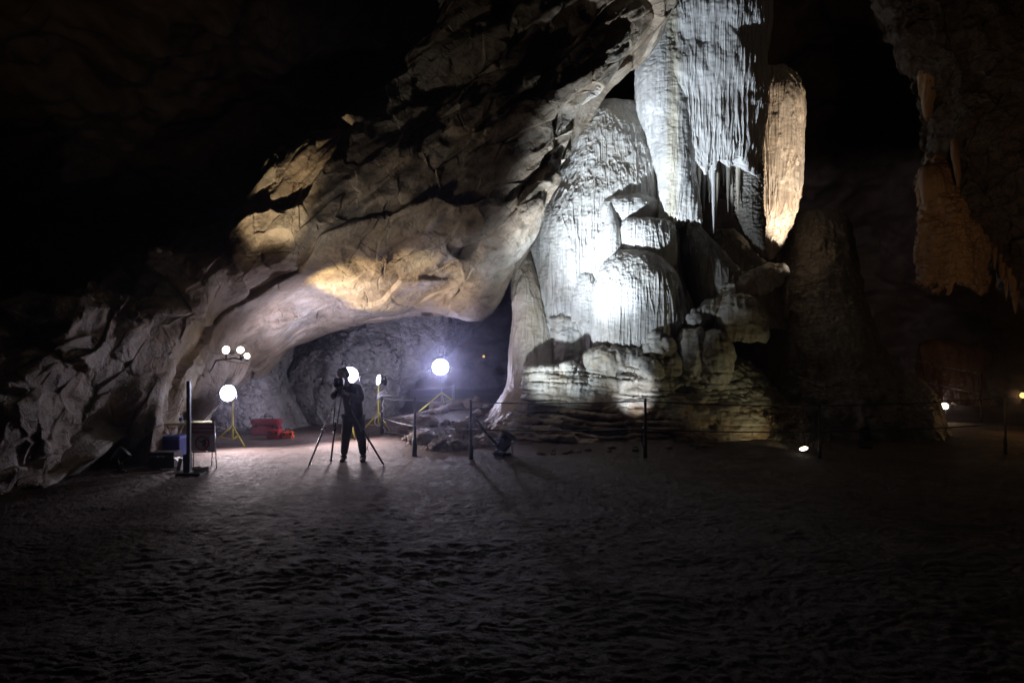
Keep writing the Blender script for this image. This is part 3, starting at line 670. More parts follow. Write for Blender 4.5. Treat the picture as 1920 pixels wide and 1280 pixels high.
tp = [post(rail, 716, 743, 826, 14.7, .03), post(rail, 778, 746, 858, 12.1, .026), post(rail, 883, 750, 866, 11.5, .026), post(rail, 1210, 748, 866, 11.5, .024), post(rail, 1537, 757, 866, 11.5, .02), post(rail, 1885, 742, 846, 12.0, .02)]
for fr, w_ in ((.97, .008), (.55, .008)):
    P_ = [a.lerp(b, fr) for a, b in tp]
    cable(rail, P_[:3], w_, 'wire'); cable(rail, P_[2:], .010, 'dkwire', .03)
# slanting brace on the corner post
def f(bm): tube(bm, [PV(886, 776, 11.48), PV(912, 812, 11.6), PV(938, 840, 11.75)], .022, 10)
simple('brace', f, M['black'], rail, True)
def f(bm): tube(bm, [tuple(tp[1][0]+Vector((-.01, -.03, .05))), tuple(tp[1][0]+Vector((0, -.03, .4)))], .04, 10)
simple('dark_wrap', f, M['black'], rail, True)
rail2 = thing('cable_railing', 'short cable railing running back from the corner to the far lamp', 'railing', P(850, 785, 17))
q = [post(rail2, 850, 722, 787, 17.2, .035, 'steel')]
A0, A1 = tp[0]; B0, B1 = q[0]
cable(rail2, [A0.lerp(A1, .45), B0.lerp(B1, .52)], .009); cable(rail2, [A0.lerp(A1, .98)+Vector((0, .5, .12)), B0.lerp(B1, .97)], .009)
cable(rail2, [A0.lerp(A1, .9), PV(800, 812, 14.3)], .006, sag=.0)
rail3 = thing('cable_railing', 'cable railing climbing in the dark on the far right', 'railing', P(1690, 725, 19.5))
q3 = [post(rail3, 1590, 648, 735, 21.5, .03, 'steel'), post(rail3, 1688, 668, 735, 19.5, .03, 'steel'), post(rail3, 1840, 700, 800, 18.0, .02, 'darksteel')]
T3 = [P(1590, 648, 21.5), P(1690, 670, 19.5), P(1840, 701, 18.0)]; L3 = [P(1590, 688, 21.5), P(1690, 706, 19.5), P(1840, 739, 18.0)]
cable(rail3, T3, .013, 'silver', .01); cable(rail3, L3, .013, 'silver', .01)
cable(rail3, [P(1840, 701, 18.0), P(1885, 742, 12.0)], .008, 'dkwire', .01)

# ------------------------------------------------------------------ flood lamps on yellow tripods
def glow_disc(bm, c, nrm, r, n=28):
    nrm = Vector(nrm).normalized(); s = nrm.orthogonal().normalized(); q = nrm.cross(s)
    ring = [bm.verts.new(Vector(c)+r*(math.cos(a)*s+math.sin(a)*q)) for a in [2*math.pi*k/n for k in range(n)]]
    bm.faces.new(ring)
def flood_head(par, c, nrm, r, face='coldface', fins=True):
    c = Vector(c); nrm = Vector(nrm).normalized()
    def f(bm):
        tube(bm, [c-nrm*.10, c-nrm*.085, c-nrm*.03, c+nrm*.012, c+nrm*.012], [r*.5, r*.7, r*1.04, r*1.08, r*1.02], 28)
    def g(bm): glow_disc(bm, c+nrm*.016, nrm, r)
    h = simple('lamp_head', f, M['black'], par, True)
    fc = simple('lamp_face', g, M[face], h)
    if fins:
        s = nrm.orthogonal().normalized()
        def k(bm):
            for i in range(-4, 5):
                cc = c-nrm*.13+s*(i*r*.16); box(bm, cc, (.006, .07, r*1.1), (-nrm).to_track_quat('Y', 'Z').to_matrix())
        simple('cooling_fins', k, M['darksteel'], h)
    return h
def tripod_lamp(label, c, foot, nrm, r, face='coldface', legs=None, spread=.42, hub=.42, polecol='yellow'):
    c = Vector(c); foot = Vector(foot)
    t = thing('tripod_flood_lamp', label, 'flood lamp', foot, 'cold flood lamps on stands')
    def f(bm):
        tube(bm, [foot+Vector((0, 0, .12)), foot+Vector((0, 0, hub+.25))], .02, 10)
        tube(bm, [foot+Vector((0, 0, hub+.25)), Vector((foot.x, foot.y, c.z-r*.9))], .014, 10)
    simple('pole', f, M[polecol], t, True)
    def y(bm):
        n = Vector(nrm).normalized(); s = Vector((n.y, -n.x, 0)).normalized()
        tube(bm, [c+s*r*1.15, c+s*r*1.1-Vector((0, 0, r*.9)), Vector((foot.x, foot.y, c.z-r*.95)), c-s*r*1.1-Vector((0, 0, r*.9)), c-s*r*1.15], .010, 8)
    simple('yoke', y, M['darksteel'], t, True)
    angs = legs or [200, 325, 85]
    for a in angs:
        d = Vector((math.cos(R(a)), math.sin(R(a)), 0))
        e = foot+d*spread; e.z = gz(e.x, e.y)+.01
        def l(bm):
            tube(bm, [foot+Vector((0, 0, hub)), e], .016, 8)
            tube(bm, [foot+Vector((0, 0, .14)), (foot+Vector((0, 0, hub))).lerp(e, .55)], .008, 6)
        lg = simple('leg', l, M['yellow'], t, True)
    flood_head(t, c, nrm, r, face)
    return t
def gp(u, Y): x = (u-CX)/F*Y; return (x, Y, gz(x, Y))
tripod_lamp('cold flood lamp on yellow tripod, left of the red cases', P(428, 737, 13.5), gp(436, 13.7), (-.1, -1, .12), .16)
tripod_lamp('cold flood lamp shining beside the head of the person', P(656, 703, 14.4), gp(657, 14.5), (.2, -1, .05), .17, legs=[235, 300, 90], spread=.32)
tripod_lamp('cold flood lamp farthest back, by the corner of the back railing', P(826, 688, 17.9), gp(828, 18.0), (.05, -1, .1), .21, spread=.6, polecol='steel')
tD = tripod_lamp('small side-turned cold lamp on yellow stand tied to the corner post', P(711, 712, 14.9), gp(710, 15.0), (-.8, -.55, .15), .11, 'coldface2', legs=[190, 318, 80], spread=.42)
# far sign lamps
for lab, u, v, Y, r, m_ in (('tiny orange light in the dark, left of the farthest flood lamp', 753, 687, 30, .05, 'tinyorange'), ('tiny orange light in the dark, right of the farthest flood lamp', 907, 668, 30, .05, 'tinyorange'),
                        ('warm lantern glowing at the right edge behind the railing', 1918, 741, 15, .06, 'tinyorange')):
    t = thing('wall_lamp', lab, 'lamp', P(u, v, Y))
    c = PV(u, v, Y)
    def f(bm): bmesh.ops.create_icosphere(bm, subdivisions=2, radius=r, matrix=Matrix.Translation(c))
    simple('bulb', f, M[m_], t, True)
    def f(bm): tube(bm, [c+Vector((0, .03, r)), c+Vector((0, .10, r*1.5)), c+Vector((0, .12, -r*1.5)), c+Vector((0, .03, -r*1.4))], r*.5, 8)
    simple('bracket', f, M['black'], t, True)

# cluster of warm spotlights on the rock
tc = thing('spotlight_cluster', 'cluster of three warm spotlights on a bar, above the left flood lamp', 'spotlight', P(440, 672, 13.0))
for (u, v, nr, r) in ((424, 656, (-.1, -1, .15), .075), (451, 656, (.25, -1, .15), .065), (463, 667, (.7, -.75, .3), .055)):
    c = PV(u, v, 13.0); nr = Vector(nr).normalized()
    def f(bm):
        tube(bm, [c-nr*.24, c-nr*.22, c-nr*.06, c, c], [r*.5, r*.8, r*.9, r*1.1, r*1.02], 20)
    h = simple('spot_head', f, M['steel'], tc, True)
    def g(bm): glow_disc(bm, c+nr*.004, nr, r)
    simple('lens', g, M['warmface'], h)
def f(bm):
    tube(bm, [PV(405, 676, 13.1), PV(440, 671, 13.1), PV(466, 677, 13.1)], .014, 8)
    for u, v in ((424, 656), (451, 656), (463, 667)): tube(bm, [PV(u, v, 13.12), PV(u, 673, 13.1)], .012, 6)
simple('mounting_bar', f, M['darksteel'], tc, True)
def f(bm): tube(bm, [PV(414, 674, 13.1), PV(440, 679, 13.12), PV(462, 681, 13.15), PV(470, 690, 13.9)], .006, 6)
simple('cable', f, M['black'], tc, True)
def f(bm): tube(bm, [PV(405, 676, 13.1), PV(398, 690, 13.4), PV(392, 700, 14.1)], .014, 8)
simple('bracket', f, M['darksteel'], tc, True)

# black floodlight on the floor, seen from behind
ts = thing('floor_spotlight', 'black spotlight on the floor aimed at the column, seen from behind', 'spotlight', gp(945, 11.9))
c = PV(946, 828, 11.85); nr = (Vector(P(1165, 400, 14.8))-c).normalized()
def f(bm):
    tube(bm, [c-nr*.16, c-nr*.15, c-nr*.02, c+nr*.12, c+nr*.13, c+nr*.13], [.06, .10, .13, .15, .16, .145], 24)
h = simple('lamp_head', f, M['black'], ts, True)
def f(bm): glow_disc(bm, c+nr*.10, nr, .14)
simple('lamp_face', f, M['coldface2'], h)
def f(bm):
    s = nr.cross(Vector((0, 0, 1))).normalized()
    for sg in (-1, 1):
        tube(bm, [c+s*sg*.17, c+s*sg*.17+Vector((0, 0, -.22)), c+Vector((0, 0, -.27))], .012, 8)
        disc(bm, c+s*sg*.165, s*sg, .03, .02)
simple('yoke', f, M['silver'], ts, True)
g0 = Vector(gp(943, 11.85))
def f(bm): box(bm, g0+Vector((0, 0, .03)), (.34, .22, .05), bev=.012)
simple('base_plate', f, M['black'], ts)
def f(bm):
    pts = [g0+Vector((-.08+.07*math.cos(a*.7), -.12+.05*math.sin(a*.7), .03+.012*a)) for a in range(0, 26)]
    tube(bm, pts, .012, 6)
simple('cable_coil', f, plain('blue_cable', (.10, .12, .45), .3), ts, True)

# small lamp clamped to the back of the middle post, making the pool of light on the base
tl = thing('clamp_lamp', 'small black lamp clamped behind the middle railing post, making a round glow on the rock', 'clamp lamp', P(1209, 806, 11.56))
c = PV(1207, 804, 11.60); nr = (Vector(P(1196, 768, 12.6))-c).normalized(); CL2 = c+nr*.10; NL2 = nr
def f(bm): tube(bm, [c-nr*.04, c-nr*.03, c+nr*.05, c+nr*.05], [.012, .022, .028, .023], 16)
h = simple('lamp_head', f, M['black'], tl, True)
def f(bm): glow_disc(bm, c+nr*.045, nr, .022)
simple('lamp_face', f, M['coldface2'], h)
def f(bm): tube(bm, [c, PV(1210, 806, 11.50)], .016, 8)
simple('clamp', f, M['black'], tl, True)
def f(bm): tube(bm, [PV(1208, 806, 11.47), PV(1203, 815, 11.47), PV(1203, 832, 11.46), PV(1208, 842, 11.46)], .005, 6)
simple('cable', f, M['black'], tl, True)

# ground lamps
def ground_lamp(label, u, v, Y, nr, r, face):
    c = PV(u, v, Y); c.z = max(c.z, gz(c.x, c.y)+r*.8); nr = Vector(nr).normalized()
    t = thing('ground_lamp', label, 'ground lamp', c-Vector((0, 0, r)))
    def f(bm): tube(bm, [c-nr*.12, c-nr*.10, c-nr*.03, c, c], [r*.5, r*.8, r, r*1.12, r*1.04], 20)
    h = simple('lamp_head', f, M['black'], t, True)
    def g(bm): glow_disc(bm, c+nr*.004, nr, r)
    simple('lens', g, M[face], h)
    def g(bm): tube(bm, [c-nr*.06, c-nr*.06-Vector((0, 0, r*1.6))], r*.3, 8)
    simple('stand', g, M['black'], t, True)
    return c
G1 = ground_lamp('small ground lamp lighting the pitted outcrop, between the dark posts', 1507, 856, 12.1, (-.35, -.25, .9), .07, 'warmface')
G2 = ground_lamp('bright warm ground lamp shining towards the viewer on the far right', 1771, 761, 18.5, (-.35, -.9, .35), .09, 'warmface')

G3 = ground_lamp('tiny white lamp on the ground behind the second railing post', 785, 797, 16.4, (-.2, .5, .85), .05, 'coldface2')
def added_spot(label, u, Y, to):  # added fixtures, put in to light the tan drapery and the leaning wall
    g = Vector(gp(u, Y)); c = g+Vector((0, 0, .24)); nr = (Vector(to)-c).normalized()
    t = thing('floor_spotlight', label, 'spotlight', g)
    def f(bm): tube(bm, [c-nr*.12, c-nr*.11, c-nr*.02, c+nr*.10, c+nr*.11, c+nr*.11], [.04, .07, .09, .11, .115, .10], 20)
    h = simple('lamp_head', f, M['black'], t, True)
    simple('lamp_face', lambda bm: glow_disc(bm, c+nr*.08, nr, .098), M['warmface'], h)
    def f(bm):
        s = nr.cross(Vector((0, 0, 1))).normalized()
        for sg_ in (-1, 1): tube(bm, [c+s*sg_*.12, c+s*sg_*.12-Vector((0, 0, .18)), g+Vector((0, 0, .03))], .01, 8)
        tube(bm, [g, g+Vector((0, 0, .03))], .10, 16)
    simple('yoke', f, M['black'], t, True)
    return c+nr*.14, nr
B1, NB1 = added_spot('added black spotlight for the drapery, right of the last near railing post', 1625, 12.6, P(1462, 320, 16.0))
B2, NB2 = added_spot('added black spotlight for the rock wall, on the dark floor at the far left', 225, 10.4, P(800, 290, 12.0))

# white cable looped on the corner post and dangling down the stand
tw = thing('white_power_cable', 'white power cable looped over the corner post', 'cable', P(714, 745, 14.8))
def f(bm):
    tube(bm, [PV(737, 742, 14.6), PV(726, 741, 14.6), PV(714, 742, 14.6), PV(708, 748, 14.6), PV(711, 743, 14.65), PV(718, 738, 14.65), PV(726, 737, 14.7), PV(722, 732, 14.7), PV(712, 737, 14.7), PV(708, 744, 14.7)], .018, 8)
    tube(bm, [PV(719, 750, 14.6), PV(717, 758, 14.6), PV(719, 766, 14.6), PV(716, 772, 14.6)], .012, 6)
    tube(bm, [PV(712, 776, 14.7), PV(704, 784, 14.7), PV(702, 792, 14.7), PV(708, 798, 14.7), PV(716, 797, 14.7), PV(722, 806, 14.7), PV(719, 816, 14.7), PV(724, 818, 14.6)], .016, 8)
simple('loop', f, M['wcable'], tw, True)
tw = thing('white_power_cable', 'white power cable hanging beside the farthest lamp stand', 'cable', P(845, 780, 17))
def f(bm): tube(bm, [PV(846, 753, 17.1), PV(843, 762, 17.1), PV(836, 769, 17.1), PV(834, 760, 17.2), PV(835, 772, 17.2), PV(842, 784, 17.0)], .016, 8)
simple('loop', f, M['wcable'], tw, True)
def on_ground(pts, r, h=.0):
    return [(x, y, gz(x, y)+r+h) for x, y in pts]
def floor_cable(label, uv, mat, r=.01):
    pts = []
    for k in range(len(uv)-1):
        for i in range(8):
            t = i/8; pts.append((uv[k][0]*(1-t)+uv[k+1][0]*t, uv[k][1]*(1-t)+uv[k+1][1]*t))
    o = simple('floor_cable', lambda bm: tube(bm, on_ground(pts, r), r, 6), M[mat], None, True); tag(o, label, 'cable')
def G_(u, v): Y = CH*F/(v-HV); return ((u-CX)/F*Y, Y)
floor_cable('pale cable on the floor running under the railing towards the column', [G_(722, 826), G_(760, 832), G_(800, 840), G_(838, 848), G_(872, 853)], 'wcable', .008)

# ------------------------------------------------------------------ person and survey tripod
def skin(name, V, E, Rr, mat, parent, lvl=2, root=0):
    me = bpy.data.meshes.new(name); me.from_pydata([tuple(v) for v in V], E, [])
    o = bpy.data.objects.new(name, me); C.objects.link(o)
    m = o.modifiers.new('s', 'SKIN'); m.use_smooth_shade = True
    for k, r in enumerate(Rr):
        sv = me.skin_vertices[0].data[k]; sv.radius = r if hasattr(r, '__len__') else (r, r); sv.use_root = (k == root)
    m = o.modifiers.new('u', 'SUBSURF'); m.levels = lvl; m.render_levels = lvl
    dg = bpy.context.evaluated_depsgraph_get(); me2 = bpy.data.meshes.new_from_object(o.evaluated_get(dg))
    bpy.data.objects.remove(o); me2.materials.clear(); me2.name = name
    return put(name, me2, mat, parent)
YP = 11.5
pg = (gz((661-CX)/F*YP, YP))
def J(u, v, dy=0.0): q = PV(u, v, YP+dy); return q
# joints (photo pixels at the person's distance), standing with feet apart, bent towards the instrument on the left
pel = J(663, 778, 0); sp1 = J(662, 757, 0); sp2 = J(659, 735, -.06); nck = J(650, 718, -.14); hd0 = J(646, 711, -.18); hd1 = J(641, 701, -.22); hd2 = J(639, 692, -.22)
hipL, kneL, ankL, toeL = J(653, 785), J(648, 822, -.05), J(645, 857), J(640, 865, -.13)
hipR, kneR, ankR, toeR = J(672, 785), J(678, 822, -.05), J(681, 857), J(679, 866, -.14)
shL, elL, wrL = J(642, 726, -.10), J(624, 745, -.22), J(634, 728, -.42)
shR, elR, wrR = J(672, 728, -.06), J(678, 750, -.22), J(650, 738, -.46)
for q in (toeL, toeR): q.z = pg+.02
for q in (ankL, ankR): q.z = pg+.075
person = thing('person', 'person in dark clothes bending to the instrument on a tripod, seen against the lamp', 'person', (pel.x, YP, pg))
V, E, RR = [], [], []
def add(p, r, par=None):
    V.append(Vector(p)); RR.append(r); i = len(V)-1
    if par is not None: E.append((par, i))
    return i
a = add(pel, (.13, .10)); b = add(sp1, (.12, .095), a); c_ = add(sp2, (.135, .10), b); d = add(nck, .055, c_); e = add(hd0, .06, d); f_ = add(hd1, (.075, .09), e); g_ = add(hd2, (.07, .08), f_)
add(hd1+Vector((-.05, -.09, -.02)), .018, f_)                         # nose side of the face
for s_ in (1, -1): add(hd1+Vector((.0, .075*s_*.2, 0))+Vector((.02, .0, 0))+Vector((.02*s_, .075*s_, 0)), .016, f_)   # ears
for hp, kn, an, to in ((hipL, kneL, ankL, toeL), (hipR, kneR, ankR, toeR)):
    i = add(hp, .085, a); i = add(hp.lerp(kn, .5), .075, i); i = add(kn, .055, i); i = add(kn.lerp(an, .35), .055, i); i = add(an, .038, i); add(to, .035, i)
def hand(i, wr, d, side):
    d = d.normalized(); up = Vector((0, 0, 1)); s = d.cross(up).normalized()
    pm = add(wr+d*.06, (.035, .018), i)
    for k, (off, ln) in enumerate(((-.030, .070), (-.010, .080), (.010, .075), (.030, .058))):
        j = add(wr+d*.095+s*off, .009, pm); j = add(wr+d*(.095+ln*.5)+s*off*1.1-up*.008, .008, j); add(wr+d*(.095+ln*.8)+s*off*1.1-up*.032, .007, j)
    j = add(wr+d*.05+s*side*.04, .010, pm); add(wr+d*.085+s*side*.055-up*.012, .008, j)
for sh, el, wr, sd in ((shL, elL, wrL, 1), (shR, elR, wrR, -1)):
    i = add(sh, .055, c_); i = add(sh.lerp(el, .5), .05, i); i = add(el, .04, i); i = add(el.lerp(wr, .4), .038, i); i = add(wr, .026, i)
    hand(i, wr, wr-el, sd)
skin('body', V, E, RR, M['skin'], person, 2)
def sk(name, lst, mat, par=person, root=0):
    VV, EE, Rr = [], [], []
    for (p, r, q) in lst:
        VV.append(p); Rr.append(r)
        if q is not None: EE.append((q, len(VV)-1))
    return skin(name, VV, EE, Rr, M[mat], par, 2, root)
sk('jacket', [(pel+Vector((0, 0, -.10)), (.185, .145), None), (pel+Vector((0, 0, .02)), (.18, .14), 0), (sp1, (.165, .13), 1), (sp2, (.18, .135), 2), (nck, .078, 3),
              (shL, .078, 3), (shL.lerp(elL, .5), .072, 5), (elL, .060, 6), (elL.lerp(wrL, .45), .056, 7), (wrL.lerp(elL, .1), .042, 8),
              (shR, .078, 3), (shR.lerp(elR, .5), .072, 10), (elR, .060, 11), (elR.lerp(wrR, .45), .056, 12), (wrR.lerp(elR, .1), .042, 13)], 'jacket')
sk('trousers', [(pel, (.15, .12), None), (hipL, .112, 0), (hipL.lerp(kneL, .5), .100, 1), (kneL, .080, 2), (kneL.lerp(ankL, .4), .074, 3), (ankL+Vector((0, 0, .03)), .062, 4),
                (hipR, .112, 0), (hipR.lerp(kneR, .5), .100, 6), (kneR, .080, 7), (kneR.lerp(ankR, .4), .074, 8), (ankR+Vector((0, 0, .03)), .062, 9)], 'trousers')
for an, to in ((ankL, toeL), (ankR, toeR)):
    hl = an+Vector((0, .05, 0)); hl.z = pg+.03
    sk('boot', [(an+Vector((0, 0, .06)), .058, None), (Vector((an.x, an.y, pg+.06)), .056, 0), (hl, .042, 1), (to.lerp(an, .4)-Vector((0, 0, .02)), (.05, .038), 1), (to, (.045, .03), 3)], 'boots')
sk('hair', [(hd1+Vector((.02, .03, .01)), (.088, .085), None), (hd2+Vector((.015, .02, .02)), (.08, .078), 0), (hd0+Vector((.03, .04, .03)), .06, 0)], 'hair')

tt = thing('survey_tripod', 'tall tripod with an instrument on top, its legs spread around the person', 'tripod', (P(650, 868, 11.1)[0], 11.1, pg))
ap = PV(636, 733, 10.95)
for (u, v, Yf) in ((578, 877, 10.85), (620, 868, 11.35), (721, 867, 11.0)):
    x = (u-CX)/F*Yf; ft = Vector((x, Yf, gz(x, Yf))); d = (ft-ap); s = Vector((d.y, -d.x, 0)).normalized() if abs(d.x)+abs(d.y) > 0 else Vector((1, 0, 0))
    mid_ = ap+d*.52
    def f(bm):
        for sg in (-1, 1): tube(bm, [ap+s*sg*.05, mid_+s*sg*.028], .010, 8)
        tube(bm, [mid_-d*.10, ft-d*.03], .016, 8)
        tube(bm, [mid_-d*.012, mid_+d*.012], .034, 10)
        tube(bm, [ft-d*.05, ft-d*.045], .035, 8)
    l = simple('leg', f, M['silver'] if u < 600 else M['darksteel'], tt, True)
    simple('clamp', lambda bm: tube(bm, [mid_-d*.05, mid_-d*.03], .03, 8), M['black'], l, True)
    simple('spike', lambda bm: tube(bm, [ft-d*.03, ft+Vector((0, 0, -.02))], [.014, .003], 8), M['steel'], l, True)
simple('head_plate', lambda bm: tube(bm, [ap-Vector((0, 0, .02)), ap+Vector((0, 0, .02))], .085, 20), M['darksteel'], tt, True)
def f(bm):
    tube(bm, [ap+Vector((0, 0, .02)), ap+Vector((0, 0, .05))], .05, 16); box(bm, ap+Vector((0, 0, .13)), (.15, .11, .16), bev=.015)
    tube(bm, [ap+Vector((.02, .12, .14)), ap+Vector((-.02, -.12, .15))], .032, 16)
simple('instrument', f, M['black'], tt)
simple('plumb_string', lambda bm: (tube(bm, [PV(691, 812, 11.0), PV(690, 836, 11.0)], .003, 6), tube(bm, [PV(690, 836, 11.0), PV(688, 843, 11.0), PV(692, 844, 11.0)], .008, 6)), M['black'], tt)

# ------------------------------------------------------------------ equipment at the left of the arch
def thing_box(name, label, cat, c, s, mat, bev=.02, rz=0, group=None):
    t = thing(name, label, cat, (c[0], c[1], c[2]-s[2]/2), group)
    rt = Matrix.Rotation(R(rz), 3, 'Z')
    return t, rt
def case(label, u, vb, Y, s, mat, rz=0, lidf=.35, name='equipment_case'):
    x = (u-CX)/F*Y; z = gz(x, Y); t = thing(name, label, 'case', (x, Y, z)); rt = Matrix.Rotation(R(rz), 3, 'Z')
    h = s[2]
    simple('shell', lambda bm: box(bm, (x, Y, z+h*(1-lidf)/2), (s[0], s[1], h*(1-lidf)), rt, .025), M[mat], t)
    simple('lid', lambda bm: box(bm, (x, Y, z+h*(1-lidf/2)+.004), (s[0]*1.02, s[1]*1.02, h*lidf-.006), rt, .03), M[mat], t)
    def lt(bm):
        for k in (-1, 1): box(bm, Vector((x, Y, z+h*(1-lidf)))+rt @ Vector((k*s[0]*.3, -s[1]*.52, 0)), (.05, .02, .07), rt, .004)
    simple('latch', lt, M['black'], t)
    def hd(bm):
        b0 = Vector((x, Y, z+h)); w = s[0]*.22
        tube(bm, [b0+rt @ Vector((-w, 0, 0)), b0+rt @ Vector((-w*.9, 0, .06)), b0+rt @ Vector((w*.9, 0, .06)), b0+rt @ Vector((w, 0, 0))], .012, 8)
    simple('handle', hd, M['black'], t, True)
    return t
case('large dark red equipment case at the back of the three', 500, 822, 15.6, (.62, .34, .36), 'darkred', 4, .4)
case('medium bright red box in front of the large dark red case', 516, 826, 14.9, (.29, .26, .20), 'red', -6, .3)
case('small orange box at the right of the red cases', 540, 825, 14.9, (.24, .2, .15), 'orange', 8, .35)

# dark post with its foot
Yq = 10.2; xq = (353-CX)/F*Yq; zq = gz(xq, Yq)
tp_ = thing('post', 'thick dark post standing on a plate in front of the table', 'post', (xq, Yq, zq))
simple('shaft', lambda bm: box(bm, (xq+.008, Yq, zq+.72), (.052, .052, 1.36), None, .004), M['black'], tp_)
simple('sleeve', lambda bm: box(bm, (xq-.01, Yq, zq+.16), (.10, .09, .29), None, .004), M['black'], tp_)
simple('base_plate', lambda bm: box(bm, (xq+.06, Yq, zq+.02), (.36, .30, .05), None, .004), M['black'], tp_)
def f(bm): box(bm, (xq+.19, Yq+.02, zq+.06), (.02, .24, .10), Matrix.Rotation(R(-28), 3, 'Z'), .003); box(bm, (xq+.05, Yq+.10, zq+.08), (.015, .2, .05), Matrix.Rotation(R(-28), 3, 'Z'), .003)
simple('bracket', f, M['white'], tp_)

# table with a bottle, blue cloth
Yt = 11.9
def tbl():
    t = thing('folding_table', 'pale yellow folding table with crossed white legs against the rock', 'table', P(335, 880, Yt))
    z = CH+(HV-795)/F*Yt; x0 = (310-CX)/F*Yt; x1 = (372-CX)/F*Yt; cx_ = (x0+x1)/2
    simple('tabletop', lambda bm: box(bm, (cx_, Yt+.25, z), (x1-x0, .6, .035), None, .006), M['ytop'], t)
    zg = gz(cx_, Yt)
    for k, (a0, a1) in enumerate(((x0+.02, x0+.30), (x0+.30, x0+.02), (x1-.02, x1-.30))):
        simple('leg', lambda bm: tube(bm, [(a0, Yt+.02+k*.02, z-.02), (a1, Yt+.02+k*.02, zg)], .010, 8), M['silver'], t, True)
    return x0, x1, z
x0, x1, zt = tbl()
tcx = thing('storage_crate', 'dark blue crate with a lighter blue rim under the table', 'crate', (x0+.25, Yt-.1, gz(x0, Yt)))
zc = CH+(HV-815)/F*Yt; zb = CH+(HV-851)/F*Yt
simple('body', lambda bm: box(bm, (x0+.22, Yt-.2, (zc+zb)/2-.03), (.40, .34, zc-zb), None, .015), M['blue'], tcx)
simple('rim', lambda bm: box(bm, (x0+.22, Yt-.2, zc-.01), (.43, .37, .055), None, .012), M['bluetop'], tcx)
tcb = thing('equipment_case', 'black case on the ground under the blue crate, beside the thick post', 'case', P(318, 882, 10.9))
xb = (311-CX)/F*10.9; zg = gz(xb, 10.9)
simple('shell', lambda bm: box(bm, (xb, 10.9, zg+.10), (.40, .3, .17), None, .012), M['black'], tcb)
simple('lid', lambda bm: box(bm, (xb, 10.9, zg+.225), (.41, .31, .06), None, .012), M['darksteel'], tcb)
def f(bm): box(bm, (xb, 10.74, zg+.19), (.12, .02, .03), None, .004)
simple('handle', f, M['silver'], tcb)
tcw = thing('carton', 'crumpled white carton wedged between the black case and the post', 'carton', P(341, 878, 10.7))
xw = (342-CX)/F*10.7; zw = gz(xw, 10.7)
simple('side', lambda bm: box(bm, (xw, 10.7, zw+.10), (.06, .2, .19), Matrix.Rotation(R(12), 3, 'Y'), .004), M['white'], tcw)
simple('flap', lambda bm: box(bm, (xw-.05, 10.68, zw+.17), (.09, .18, .01), Matrix.Rotation(R(40), 3, 'Y'), .002), M['white'], tcw)
tb = thing('water_bottle', 'clear plastic water bottle standing on the yellow table', 'bottle', (0, 0, 0))
xq2, yq2 = (333-CX)/F*Yt, Yt+.12
tb.location = (xq2, yq2, zt+.018)
simple('bottle_body', lambda bm: tube(bm, [(xq2, yq2, zt+.02), (xq2, yq2, zt+.03), (xq2, yq2, zt+.12), (xq2, yq2, zt+.15), (xq2, yq2, zt+.165)], [.028, .032, .032, .018, .012], 16), M['bottle'], tb, True)
simple('cap', lambda bm: tube(bm, [(xq2, yq2, zt+.166), (xq2, yq2, zt+.182)], .014, 12), M['bluetop'], tb, True)
simple('bottle_label', lambda bm: tube(bm, [(xq2, yq2, zt+.06), (xq2, yq2, zt+.10)], .0328, 16, False), M['bluetop'], tb, True)
xp2 = (346-CX)/F*Yt
tpl = thing('plate', 'small white dish on the table beside the post', 'dish', (xp2, Yt+.1, zt+.018))
simple('dish', lambda bm: tube(bm, [(xp2, Yt+.1, zt+.02), (xp2, Yt+.1, zt+.045), (xp2, Yt+.1, zt+.045)], [.04, .065, .06], 20), M['white'], tpl, True)

# warning sign on a light stand
Ys = 10.9
def sg(u, v, dy=0): return PV(u, v, Ys+dy)
tsn = thing('warning_sign', 'grey warning sign with red header and crossed-out ring on a thin stand', 'sign', P(381, 886, Ys))
c = (sg(359, 792)+sg(403, 845))/2; W_ = (403-359)/F*Ys; H_ = 53/F*Ys
simple('board', lambda bm: box(bm, c, (W_, .02, H_), None, .003), M['white'], tsn)
hdr = simple('red_header', lambda bm: box(bm, c+Vector((0.0, -.0125, H_*.5-H_*.20)), (W_*.94, .004, H_*.36)), M['signred'], tsn)
def f(bm):
    for r_ in range(2):
        x = -W_*.40
        rr = random.Random(5+r_)
        while x < W_*.36:
            ww = rr.uniform(.012, .022); box(bm, c+Vector((x+ww/2, -.0165, H_*.5-H_*(.13+.13*r_))), (ww*.7, .003, .022)); x += ww*1.15
simple('worn_lettering', f, M['white'], hdr)
def f(bm):
    n = 48; r0, r1 = W_*.24, W_*.31; cc = c+Vector((-.01, -.0125, -H_*.22))
    vs = [[bm.verts.new(cc+Vector((rq*math.cos(2*math.pi*k/n), yy, rq*math.sin(2*math.pi*k/n)))) for k in range(n)] for rq, yy in ((r0, 0), (r0, -.004), (r1, -.004), (r1, 0))]
    for A, B in zip(vs, vs[1:]+vs[:1]):
        for k in range(n): bm.faces.new((A[k], A[(k+1) % n], B[(k+1) % n], B[k]))
    box(bm, cc+Vector((0, -.003, 0)), (r1*1.85, .004, .016), Matrix.Rotation(R(45), 3, 'Y'))
simple('prohibition_ring', f, M['signred'], tsn)
def f(bm):
    cc = c+Vector((.025, -.013, -H_*.26))
    box(bm, cc, (.05, .003, .085), Matrix.Rotation(R(20), 3, 'Y'), .001); box(bm, cc+Vector((-.03, 0, .05)), (.07, .003, .025), Matrix.Rotation(R(-35), 3, 'Y'), .001); disc(bm, cc+Vector((.012, .001, .062)), (0, -1, 0), .02, .003)
simple('hand_symbol', f, M['signblk'], tsn)
